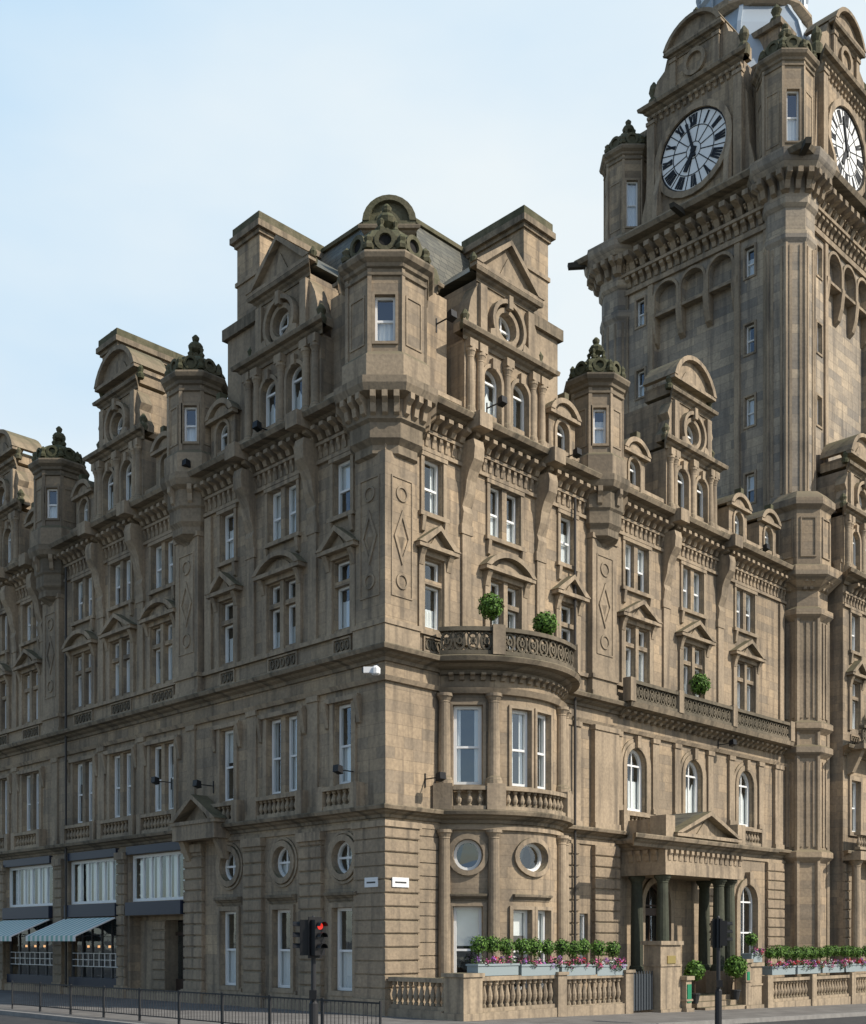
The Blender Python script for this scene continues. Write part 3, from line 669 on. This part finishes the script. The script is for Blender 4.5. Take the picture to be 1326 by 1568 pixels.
def stone(name,c1,c2,c3,brick=True,moss=.5,bw=.8,bh=.36,bump=.35,streak=.6,bc=.55,soot=.4):
    m,nt,b=mat(name,c1,.9,spec=.15); L=nt.links.new
    tc=N(nt,'ShaderNodeTexCoord'); sp=N(nt,'ShaderNodeSeparateXYZ'); L(tc.outputs['Object'],sp.inputs[0])
    ad=N(nt,'ShaderNodeMath',operation='ADD'); L(sp.outputs[0],ad.inputs[0]); L(sp.outputs[1],ad.inputs[1])
    cb=N(nt,'ShaderNodeCombineXYZ'); L(ad.outputs[0],cb.inputs[0]); L(sp.outputs[2],cb.inputs[1])
    n1=N(nt,'ShaderNodeTexNoise'); n1.inputs['Scale'].default_value=.22; n1.inputs['Detail'].default_value=4; n1.inputs['Roughness'].default_value=.5; L(tc.outputs['Object'],n1.inputs[0])
    n2=N(nt,'ShaderNodeTexNoise'); n2.inputs['Scale'].default_value=9; n2.inputs['Detail'].default_value=6; L(tc.outputs['Object'],n2.inputs[0])
    col=mixc(nt,ramp(nt,n1.outputs[0],.38,.62),c1,c2)
    if brick:
        br=N(nt,'ShaderNodeTexBrick'); L(cb.outputs[0],br.inputs[0])
        br.inputs['Scale'].default_value=1; br.inputs['Brick Width'].default_value=bw; br.inputs['Row Height'].default_value=bh; br.inputs['Mortar Size'].default_value=.008; br.offset_frequency=2; br.squash=1.3; br.squash_frequency=3
        br.inputs['Color1'].default_value=(.58,.61,.67,1); br.inputs['Color2'].default_value=(1.32,1.24,1.12,1); br.inputs['Mortar'].default_value=(.5,.48,.45,1)
        col=mixc(nt,bc,col,br.outputs['Color'],'MULTIPLY')
    mp=N(nt,'ShaderNodeMapping'); mp.inputs['Scale'].default_value=(2.6,.2,1); L(cb.outputs[0],mp.inputs[0])
    n3=N(nt,'ShaderNodeTexNoise'); n3.inputs['Scale'].default_value=1.2; n3.inputs['Detail'].default_value=7; L(mp.outputs[0],n3.inputs[0])
    col=mixc(nt,ramp(nt,n3.outputs[0],.48,.68,0,streak),col,c3)
    n4=N(nt,'ShaderNodeTexNoise'); n4.inputs['Scale'].default_value=.6; n4.inputs['Detail'].default_value=9; n4.inputs['Roughness'].default_value=.7; L(cb.outputs[0],n4.inputs[0])
    col=mixc(nt,ramp(nt,n4.outputs[0],.48,.7,0,soot),col,c3)
    col=mixc(nt,ramp(nt,n2.outputs[0],.35,.7,.0,.3),col,c3)
    ge=N(nt,'ShaderNodeNewGeometry'); sn=N(nt,'ShaderNodeSeparateXYZ'); L(ge.outputs['Normal'],sn.inputs[0])
    up=ramp(nt,sn.outputs[2],.25,.8,0,moss)
    mc=mixc(nt,ramp(nt,n2.outputs[0],.4,.6),(.045,.05,.028),(.095,.10,.05))
    col=mixc(nt,up,col,mc)
    L(col,b.inputs['Base Color'])
    bp=N(nt,'ShaderNodeBump'); bp.inputs['Strength'].default_value=bump; bp.inputs['Distance'].default_value=.03
    if brick:
        mu=N(nt,'ShaderNodeMath',operation='MULTIPLY_ADD'); L(br.outputs['Fac'],mu.inputs[0]); mu.inputs[1].default_value=-.8; L(n2.outputs[0],mu.inputs[2]); L(mu.outputs[0],bp.inputs['Height'])
    else: L(n2.outputs[0],bp.inputs['Height'])
    L(bp.outputs[0],b.inputs['Normal'])
    return m
A=(.44,.345,.24);B=(.33,.265,.19);Dk=(.085,.074,.062)
MT={}
MT['stone_walls']=stone('sandstone_ashlar',A,B,Dk)
MT['rusticated_stone']=stone('sandstone_rusticated',(.40,.31,.215),(.30,.24,.17),Dk,False,bump=.6)
MT['stone_trim']=stone('sandstone_trim',(.44,.345,.24),(.32,.255,.18),Dk,False,.7)
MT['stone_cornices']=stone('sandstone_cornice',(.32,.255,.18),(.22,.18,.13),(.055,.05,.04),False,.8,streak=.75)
MT['tower_walls']=stone('sandstone_tower',(.47,.395,.30),(.34,.30,.245),(.10,.092,.085),True,.5,1.0,.42,bc=.8,soot=.35)
MT['mossy_stone']=stone('mossy_sandstone',(.17,.15,.10),(.10,.10,.06),(.045,.05,.028),False,.9,bump=.8)
MT['balusters']=stone('sandstone_balusters',(.45,.355,.245),(.35,.28,.2),Dk,False,.6)
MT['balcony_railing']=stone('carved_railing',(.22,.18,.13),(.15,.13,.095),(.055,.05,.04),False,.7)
MT['porch_columns']=stone('dark_granite',(.10,.105,.075),(.065,.075,.055),(.03,.03,.025),False,.3)
MT['chimney_pots']=mat('terracotta',(.2,.14,.10))[0]
MT['window_frames']=mat('white_painted_wood',(.82,.82,.80),.45)[0]
MT['shop_frames']=mat('shop_frame_paint',(.1,.1,.1),.4)[0]
MT['door_frame']=mat('dark_wood',(.06,.04,.03),.4)[0]
MT['curtains']=mat('curtain_cloth',(.8,.8,.78),.9)[0]
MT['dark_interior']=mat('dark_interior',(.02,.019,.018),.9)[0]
m,nt,b=mat('warm_interior',(.3,.18,.08),.8); b.inputs['Emission Color'].default_value=(1,.5,.2,1); b.inputs['Emission Strength'].default_value=1.2; MT['warm_interior']=m
MT['shop_fascia']=mat('navy_fascia',(.025,.033,.055),.4)[0]
MT['floodlights']=mat('black_metal',(.02,.02,.022),.5,.3)[0]
MT['drain_pipes']=mat('iron_pipe',(.05,.045,.04),.6)[0]
MT['dark_gargoyle']=mat('dark_stone_gargoyle',(.05,.045,.035),.9)[0]
MT['clock_face']=mat('opal_glass',(.88,.88,.86),.35)[0]
MT['clock_marks']=mat('clock_iron',(.015,.015,.017),.5)[0]
MT['lead_dome']=mat('lead_sheet',(.36,.41,.45),.45,.2)[0]
m,nt,b=mat('slate',(.09,.1,.11),.6)
tc=N(nt,'ShaderNodeTexCoord'); sp=N(nt,'ShaderNodeSeparateXYZ'); nt.links.new(tc.outputs['Object'],sp.inputs[0]); ad=N(nt,'ShaderNodeMath',operation='ADD'); nt.links.new(sp.outputs[0],ad.inputs[0]); nt.links.new(sp.outputs[1],ad.inputs[1])
cb=N(nt,'ShaderNodeCombineXYZ'); nt.links.new(ad.outputs[0],cb.inputs[0]); nt.links.new(sp.outputs[2],cb.inputs[1])
br=N(nt,'ShaderNodeTexBrick'); nt.links.new(cb.outputs[0],br.inputs[0]); br.inputs['Scale'].default_value=1; br.inputs['Brick Width'].default_value=.35; br.inputs['Row Height'].default_value=.22; br.inputs['Mortar Size'].default_value=.012
br.inputs['Color1'].default_value=(.085,.085,.07,1); br.inputs['Color2'].default_value=(.14,.135,.105,1); br.inputs['Mortar'].default_value=(.03,.03,.03,1)
nt.links.new(br.outputs['Color'],b.inputs['Base Color']); MT['slate_roof']=m
m=bpy.data.materials.new('window_glass'); m.use_nodes=True; nt=m.node_tree; nt.nodes.clear()
o=N(nt,'ShaderNodeOutputMaterial'); mx=N(nt,'ShaderNodeMixShader'); tr=N(nt,'ShaderNodeBsdfTransparent'); gl=N(nt,'ShaderNodeBsdfGlossy'); gl.inputs['Roughness'].default_value=.03; gl.inputs['Color'].default_value=(.85,.93,1,1)
tr.inputs[0].default_value=(.93,.96,.96,1); mx.inputs[0].default_value=.15
tcg=N(nt,'ShaderNodeTexCoord'); ng=N(nt,'ShaderNodeTexNoise'); ng.inputs['Scale'].default_value=1.5; nt.links.new(tcg.outputs['Object'],ng.inputs[0]); bg=N(nt,'ShaderNodeBump'); bg.inputs['Strength'].default_value=.12; bg.inputs['Distance'].default_value=.05; nt.links.new(ng.outputs[0],bg.inputs['Height']); nt.links.new(bg.outputs[0],gl.inputs['Normal'])
nt.links.new(tr.outputs[0],mx.inputs[1]); nt.links.new(gl.outputs[0],mx.inputs[2]); nt.links.new(mx.outputs[0],o.inputs[0]); MT['window_glass']=m

# ================= street objects =================
def gz(x): return -.02*max(0,min(30,x))
roots={}
def leaf(n,c,r,k,sz=.06,sq=1):
    vs=[];fs=[]
    for i in range(k):
        v=Vector((random.gauss(0,1),random.gauss(0,1),random.gauss(0,1))).normalized()
        rr=r*(random.uniform(.72,1.06)+.06*math.sin(v.x*7+c[0]*3)*math.sin(v.z*6+v.y*5))
        p=Vector(c)+Vector((v.x*rr,v.y*rr,v.z*rr*sq))
        t=Vector((random.gauss(0,1),random.gauss(0,1),random.gauss(0,1))).normalized(); w=v.lerp(t,.6).normalized().cross(t)
        if w.length<.1: continue
        w=w.normalized()*sz*random.uniform(.6,1.2); t2=t*sz*random.uniform(.7,1.3); b0=len(vs)
        vs+=[tuple(p-w),tuple(p-t2),tuple(p+w),tuple(p+t2)]; fs.append((b0,b0+1,b0+2,b0+3))
    add(n,vs,fs)
def nm(base):
    k=sum(1 for r in roots if r.split('.')[0]==base); s=base if k==0 else '%s.%03d'%(base,k)
    roots[s]=1; CUR[0]=s
def topiary(c,r,zpot):
    nm('topiary_tree')
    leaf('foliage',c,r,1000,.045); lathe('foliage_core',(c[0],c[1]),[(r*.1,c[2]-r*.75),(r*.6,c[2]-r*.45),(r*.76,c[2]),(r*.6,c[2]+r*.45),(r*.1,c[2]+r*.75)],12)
    lathe('trunk',(c[0],c[1]),[(.03,zpot+.3),(.025,c[2]-r*.6)],6)
    lathe('pot',(c[0],c[1]),[(.13,zpot),(.19,zpot+.32),(.21,zpot+.33),(.21,zpot+.38),(.17,zpot+.38)],12)
P=BAY.p(-1.9,.1,0); topiary((P[0],P[1],13.0),.4,11.35)
P=BAY.p(.15,.15,0); topiary((P[0],P[1],12.7),.4,11.35)
topiary((17.3,-.3,12.85),.42,11.35); topiary((29.4,-2.4,13.0),.42,11.35)
topiary((15.3,-3.1,1.3),.42,.05); topiary((12.6,-3.0,1.2),.36,.0)
def planter(x0,x1,y,z):
    nm('flower_planter')
    lbox('planter_box',x0,x1,y-.22,y+.22,z+.01,z+.32); lbox('planter_box',x0-.03,x1+.03,y-.25,y+.25,z+.3,z+.36)
    k=max(1,int((x1-x0)/.56))
    for i in range(k):
        x=x0+(i+.5)*(x1-x0)/k
        r=random.uniform(.24,.29); c=(x+random.uniform(-.04,.04),y+.03,z+.9+random.uniform(-.04,.05))
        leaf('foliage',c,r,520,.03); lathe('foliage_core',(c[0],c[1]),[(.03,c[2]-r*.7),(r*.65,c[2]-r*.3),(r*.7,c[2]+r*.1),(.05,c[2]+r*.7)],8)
        lathe('trunk',(c[0],c[1]),[(.02,z+.3),(.02,c[2])],5)
    for i in range(int((x1-x0)*16)):
        x=random.uniform(x0,x1); yy=y+random.uniform(-.3,.2)
        cc=(x,yy,z+.36+random.uniform(-.12,.12)); leaf('bedding_leaves',cc,.11,26,.03)
        if random.random()<.75: leaf(random.choice(['flowers_pink','flowers_pink','flowers_red','flowers_white','flowers_violet']),(x,yy-.08,cc[2]+.05),.09,20,.026)
for a,b in ((.75,2.55),(2.7,4.5),(4.65,6.4),(6.5,8.1)): planter(a,b,-2.95,1.27+gz(a))
for a,b in ((17.9,19.8),(20.0,22),(22.2,24.2),(24.4,26.4),(26.6,28.8)): planter(a,b,-3.0,.92)
planter(16.3,17.1,-3.0,1.45)
CUR[0]='garden_balustrade'
box('balusters',FR,-.05,.75,2.55,3.35,-.5,1.25); box('balusters',FR,-.1,.8,2.5,3.4,1.25,1.36); box('balusters',FR,-.1,.8,2.5,3.4,-.5,.2)
RW=Fr((.1,0),(0,-1),(-1,0))
box('balusters',RW,.15,2.5,-.2,.2,-.5,.25); balus(RW,.2,2.55,0,.25,1.2,.22,'balusters')
box('balusters',FR,.75,8.3,2.8,3.2,-.6,.2); balus(FR,.8,4.4,3.0,.2,1.25,.25,'balusters'); balus(FR,4.8,8.0,3.0,.12,1.2,.25,'balusters')
for u in (4.6,8.2): box('balusters',FR,u-.22,u+.22,2.76,3.24,-.5,1.3); box('balusters',FR,u-.27,u+.27,2.71,3.29,1.22,1.32)
CUR[0]='garden_balustrade.001'
box('balusters',FR,17.6,33,2.8,3.2,-1,-.15)
for a in (17.9,21.6,25.3,29): balus(FR,a,a+3.3,3.0,-.15,.8,.25,'balusters'); box('balusters',FR,a-.4,a,2.76,3.26,-1,.9)
CUR[0]='gate_pier'
def pier(u0,u1,p0,p1,z0,z1):
    box('balusters',FR,u0,u1,p0,p1,z0,z1); box('balusters',FR,u0-.07,u1+.07,p0-.07,p1+.07,z0,z0+.5); box('balusters',FR,u0-.08,u1+.08,p0-.08,p1+.08,z1,z1+.14)
    box('balusters',FR,u0-.04,u1+.04,p0-.04,p1+.04,z1-.75,z1-.68)
pier(9.95,11.2,2.6,3.3,-.6,2.15); box('brass_plate',FR,10.35,10.85,3.3,3.33,1.5,1.77)
pier(11.25,11.6,2.5,3.5,-.6,.9)
CUR[0]='gate_pier.001'; pier(15.9,16.25,2.7,3.2,-.7,1.45); pier(16.28,17.2,2.75,3.15,-.7,1.3); box('sign_green',FR,15.98,16.17,3.2,3.22,.7,1.1)
CUR[0]='menu_sign'; box('sign_green',FR,11.3,11.55,3.5,3.53,.1,.75)
CUR[0]='metal_gate'
box('gate_metal',FR,8.5,9.9,2.95,3.0,-.1,1.15)
for i in range(9): box('gate_metal',FR,8.55+i*.16,8.59+i*.16,3.0,3.03,-.1,1.25)
def awning(u0,u1):
    F=FL; k=int((u1-u0)/.2)
    for i in range(k):
        a=u0+i*(u1-u0)/k; b=u0+(i+1)*(u1-u0)/k; n='awning_green' if i%2 else 'awning_white'
        prof(n,F,[(.15,3.25),(1.9,2.5),(1.9,2.28),(1.87,2.28),(1.87,2.46),(.15,3.2)],a,b)
    for u in (u0+.05,u1-.05): prof('awning_frame',F,[(.1,2.6),(1.85,2.42),(1.85,2.45),(.1,2.63)],u-.015,u+.015)
CUR[0]='shop_awning'; awning(15.95,20.2); CUR[0]='shop_awning.001'; awning(21.6,26.2)
CUR[0]='street_name_sign'; box('sign_white',FL,.18,.78,.13,.16,3.95,4.25); box('sign_text',FL,.28,.68,.16,.163,4.07,4.12)
CUR[0]='street_name_sign.001'; box('sign_white',FR,.15,.85,.13,.16,3.95,4.25); box('sign_text',FR,.26,.74,.16,.163,4.07,4.12)
CUR[0]='security_camera'
CF=Fr((-.35,-.05),(q,-q),(-q,-q))
lathe('sign_white',CF.p(-.05,.3,0),[(.1,10.3),(.14,10.34),(.14,10.5),(.06,10.58)],10)
box('sign_white',CF,-.42,.0,.2,.36,10.36,10.54); box('gate_metal',CF,-.03,.03,-.1,.35,10.56,10.62); box('gate_metal',CF,-.46,-.42,.22,.34,10.38,10.52)
CUR[0]='pedestrian_guard_rail'
RL=6.5
for s in range(10):
    a=-6.9+2.05*s; b=a+2.0
    if a>11: break
    box('rail_metal',FL,a,b,RL-.02,RL+.02,.88,.92); box('rail_metal',FL,a,b,RL-.015,RL+.015,.15,.18)
    for u in (a,b): box('rail_metal',FL,u-.02,u+.02,RL-.02,RL+.02,-.1,.95)
    for i in range(1,14): box('rail_metal',FL,a+i*.143-.006,a+i*.143+.006,RL-.006,RL+.006,.18,.88)
def tl(name,x,y,zc,heads,S=.9):
    dx,dy=x-C[0],y-C[1]; lx=(dx+dy)*q; ly=(-dx+dy)*q
    CUR[0]=name
    lathe('rail_metal',(lx,ly),[(.1,-.2),(.1,.9),(.06,.95),(.05,zc+.45),(.02,zc+.5)],12)
    for ang,dist,lit in heads:
        a=math.radians(ang)-ROT; n=(math.cos(a),math.sin(a)); FF=Fr((lx,ly),(-n[1],n[0]),n)
        d0=dist
        box('signal_black',FF,-.15*S,.15*S,d0,d0+.2,zc-.43*S,zc+.45*S)
        box('signal_black',FF,-.19*S,.19*S,d0-.01,d0+.02,zc-.5*S,zc+.52*S)
        box('signal_black',FF,-.02,.02,0,d0,zc-.3*S,zc-.26*S); box('signal_black',FF,-.02,.02,0,d0,zc+.26*S,zc+.3*S)
        for k,(zz,nn) in enumerate(((zc+.29*S,'lamp_red' if lit else 'lamp_off'),(zc+.02*S,'lamp_off'),(zc-.25*S,'lamp_off'))):
            o=outline('round',0,.17*S,zz-.085*S,zz+.085*S); poly(nn,FF,o,d0+.205)
            ov=outline('round',0,.22*S,zz-.11*S,zz+.11*S)[0:13]; oo=outline('round',0,.24*S,zz-.12*S,zz+.12*S)[0:13]
            prism('signal_black',FF,ov+oo[::-1],d0+.2,d0+.36)
    box('signal_black',Fr((lx,ly),(q,-q),(-q,-q)),-.08,.08,.04,.16,1.0,1.2)
tl('traffic_light',(480-663)/1750*25.5,25.5,2.36,((-50,.06,True),(185,.1,False)))
tl('traffic_light.001',(1100-663)/1750*32.0,32.0,2.5,((100,.06,False),(0,.02,False)),.8)
CUR[0]='ground'
def sheet(n,x0,x1,y0,y1,off):
    xs=sorted(set([x for x in (x0,0,30,x1) if x0<=x<=x1])); vs=[];fs=[]
    for x in xs: vs+=[(x,y0,gz(x)+off),(x,y1,gz(x)+off)]
    for i in range(len(xs)-1): fs.append((2*i,2*i+2,2*i+3,2*i+1))
    add(n,vs,fs)
sheet('ground',-600,600,-600,600,-.14)
CUR[0]='road'; sheet('asphalt',-26,-7.2,-120,200,-.134); sheet('asphalt',-7.2,200,-26,-7.2,-.134)
for i in range(30):
    sheet('road_paint',-16.6,-16.5,-20+i*6,-17+i*6,-.13)
for a,b in ((-8.0,-7.9),(-7.75,-7.65)): sheet('road_paint_yellow',a,b,14,120,-.13)
CUR[0]='pavement'
sheet('paving',-7.0,.5,-7.0,120,0); sheet('paving',.5,120,-7.0,.5,0)
def kerb(x0,x1,y0,y1):
    xs=sorted(set([x for x in (x0,0,30,x1) if x0<=x<=x1]))
    for a,b in zip(xs,xs[1:]):
        vs=[]
        for x in (a,b):
            for y in (y0,y1):
                for z in (-.3,.004): vs.append((x,y,gz(x)+z))
        add('kerb_stone',vs,[(0,1,3,2),(4,5,7,6),(0,1,5,4),(2,3,7,6),(1,3,7,5)])
kerb(-7.2,-7.0,-7.2,120); kerb(-7.0,120,-7.2,-7.0)

def foli(name,c1,c2):
    m,nt,b=mat(name,c1,.6,spec=.3); tc=N(nt,'ShaderNodeTexCoord'); n=N(nt,'ShaderNodeTexNoise'); n.inputs['Scale'].default_value=14; nt.links.new(tc.outputs['Object'],n.inputs[0])
    nt.links.new(mixc(nt,ramp(nt,n.outputs[0],.35,.65),c1,c2),b.inputs['Base Color']); return m
MT['foliage']=foli('topiary_leaves',(.04,.095,.015),(.14,.26,.04)); MT['bedding_leaves']=foli('bedding_leaves',(.03,.07,.02),(.08,.14,.04))
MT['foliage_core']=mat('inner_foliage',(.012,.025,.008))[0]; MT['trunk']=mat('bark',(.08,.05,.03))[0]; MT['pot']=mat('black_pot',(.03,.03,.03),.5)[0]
MT['flowers_pink']=mat('pink_petals',(.65,.15,.32))[0];MT['flowers_red']=mat('red_petals',(.55,.04,.07))[0];MT['flowers_white']=mat('white_petals',(.7,.68,.66))[0];MT['flowers_violet']=mat('violet_petals',(.35,.12,.45))[0]
MT['planter_box']=mat('lead_planter',(.27,.32,.33),.6)[0]
MT['brass_plate']=mat('brass',(.55,.42,.16),.35,.8)[0]; MT['sign_green']=mat('green_sign',(.02,.2,.1),.4)[0]
MT['gate_metal']=mat('grey_gate_metal',(.07,.08,.09),.5,.3)[0]; MT['rail_metal']=mat('dark_rail_metal',(.04,.04,.042),.5,.4)[0]
MT['awning_green']=mat('awning_green',(.28,.48,.42))[0];MT['awning_white']=mat('awning_white',(.75,.74,.70))[0];MT['awning_frame']=MT['rail_metal']
MT['sign_white']=mat('sign_white',(.75,.75,.74),.4)[0];MT['sign_text']=mat('sign_lettering',(.04,.04,.04),.5)[0]
MT['signal_black']=mat('signal_black',(.012,.012,.013),.45)[0];MT['lamp_off']=mat('lamp_off',(.03,.03,.03),.2)[0]
m,nt,b=mat('red_lamp',(.5,.02,.02),.3); b.inputs['Emission Color'].default_value=(1,.05,.03,1); b.inputs['Emission Strength'].default_value=.7; MT['lamp_red']=m
def rough(name,c1,c2,sc_,brick=None):
    m,nt,b=mat(name,c1,.85); tc=N(nt,'ShaderNodeTexCoord'); n=N(nt,'ShaderNodeTexNoise'); n.inputs['Scale'].default_value=sc_; n.inputs['Detail'].default_value=8; nt.links.new(tc.outputs['Object'],n.inputs[0])
    col=mixc(nt,ramp(nt,n.outputs[0],.3,.7),c1,c2)
    if brick:
        br=N(nt,'ShaderNodeTexBrick'); nt.links.new(tc.outputs['Object'],br.inputs[0]); br.inputs['Scale'].default_value=1; br.inputs['Brick Width'].default_value=brick; br.inputs['Row Height'].default_value=brick*.7; br.inputs['Mortar Size'].default_value=.012
        br.inputs['Color1'].default_value=(.85,.85,.85,1); br.inputs['Color2'].default_value=(1.1,1.1,1.1,1); br.inputs['Mortar'].default_value=(.5,.5,.5,1); col=mixc(nt,1,col,br.outputs['Color'],'MULTIPLY')
    nt.links.new(col,b.inputs['Base Color']); return m
MT['ground']=rough('city_ground',(.09,.088,.08),(.13,.125,.11),.3); MT['asphalt']=rough('asphalt',(.04,.04,.042),(.065,.063,.06),2.5)
MT['paving']=rough('paving_slabs',(.14,.13,.12),(.19,.18,.165),1.5,.75); MT['kerb_stone']=rough('kerb_granite',(.2,.19,.18),(.27,.26,.24),4)
MT['road_paint']=mat('road_paint',(.7,.7,.68))[0]; MT['road_paint_yellow']=mat('yellow_paint',(.6,.42,.05))[0]

# ================= emit =================
groups={}
for (r,n),g in parts.items(): groups.setdefault(r,[]).append((n,g))
for r,l in groups.items():
    single=len(l)==1
    allv=[v for n,g in l for v in g.v]
    if r in ('hotel_building','clock_tower','ground','road','pavement'): o=(0,0,0)
    else:
        o=((min(v[0] for v in allv)+max(v[0] for v in allv))/2,(min(v[1] for v in allv)+max(v[1] for v in allv))/2,0)
    wl=(C[0]+(o[0]-o[1])*q, C[1]+(o[0]+o[1])*q, 0)
    par=None
    if not single:
        par=bpy.data.objects.new(r,None); sc.collection.objects.link(par); par.location=wl; par.rotation_euler=(0,0,ROT)
    for n,g in l:
        me=bpy.data.meshes.new(n); me.from_pydata([(v[0]-o[0],v[1]-o[1],v[2]) for v in g.v],[],g.f); me.update()
        me.materials.append(MT[n])
        ob=bpy.data.objects.new(r if single else n,me); sc.collection.objects.link(ob)
        if single: ob.location=wl; ob.rotation_euler=(0,0,ROT)
        else: ob.parent=par
# ================= world, sun, camera =================
el=math.radians(40); azd=Vector((.91,-.41,0)).normalized()
w=bpy.data.worlds.new("World"); sc.world=w; w.use_nodes=True; nt=w.node_tree; bg=nt.nodes['Background']
sk=nt.nodes.new('ShaderNodeTexSky'); sk.sky_type='NISHITA'; sk.sun_disc=False; sk.sun_elevation=el; sk.sun_rotation=math.atan2(azd.x,azd.y); sk.air_density=1; sk.dust_density=1.0; sk.ozone_density=1.2
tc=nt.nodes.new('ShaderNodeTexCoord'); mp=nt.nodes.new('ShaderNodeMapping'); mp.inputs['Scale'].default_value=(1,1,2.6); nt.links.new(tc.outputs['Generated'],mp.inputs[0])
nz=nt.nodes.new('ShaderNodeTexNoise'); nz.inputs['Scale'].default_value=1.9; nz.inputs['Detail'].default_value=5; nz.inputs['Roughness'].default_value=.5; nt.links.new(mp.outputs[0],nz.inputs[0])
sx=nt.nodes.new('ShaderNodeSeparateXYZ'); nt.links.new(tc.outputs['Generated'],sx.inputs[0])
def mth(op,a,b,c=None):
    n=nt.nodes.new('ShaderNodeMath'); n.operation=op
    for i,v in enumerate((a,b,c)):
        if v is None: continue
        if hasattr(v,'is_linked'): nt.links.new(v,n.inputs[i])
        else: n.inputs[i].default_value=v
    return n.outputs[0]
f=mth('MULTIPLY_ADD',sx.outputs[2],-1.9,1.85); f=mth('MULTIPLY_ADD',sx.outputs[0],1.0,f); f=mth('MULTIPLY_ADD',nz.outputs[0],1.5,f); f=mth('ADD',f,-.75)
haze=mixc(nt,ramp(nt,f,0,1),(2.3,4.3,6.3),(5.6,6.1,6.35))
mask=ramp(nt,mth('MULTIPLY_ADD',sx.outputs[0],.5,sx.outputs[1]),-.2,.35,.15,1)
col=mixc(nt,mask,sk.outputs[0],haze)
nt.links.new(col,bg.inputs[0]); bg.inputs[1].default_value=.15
sd=bpy.data.lights.new('sun','SUN'); sd.energy=4.8; sd.angle=math.radians(.5); sd.color=(1,.92,.81)
so=bpy.data.objects.new('sun',sd); sc.collection.objects.link(so)
dv=Vector((azd.x*math.cos(el),azd.y*math.cos(el),math.sin(el))); so.rotation_euler=(-dv).to_track_quat('-Z','Y').to_euler(); so.location=(30,-10,40)
cd=bpy.data.cameras.new('camera'); co=bpy.data.objects.new('camera',cd); sc.collection.objects.link(co); sc.camera=co
co.location=(0,0,2.3); co.rotation_euler=(math.pi/2,0,0); cd.sensor_fit='HORIZONTAL'; cd.sensor_width=36; cd.lens=47.5; cd.shift_y=.495; cd.clip_end=3000
sc.view_settings.view_transform='Standard'; sc.view_settings.look='None'; sc.view_settings.exposure=0
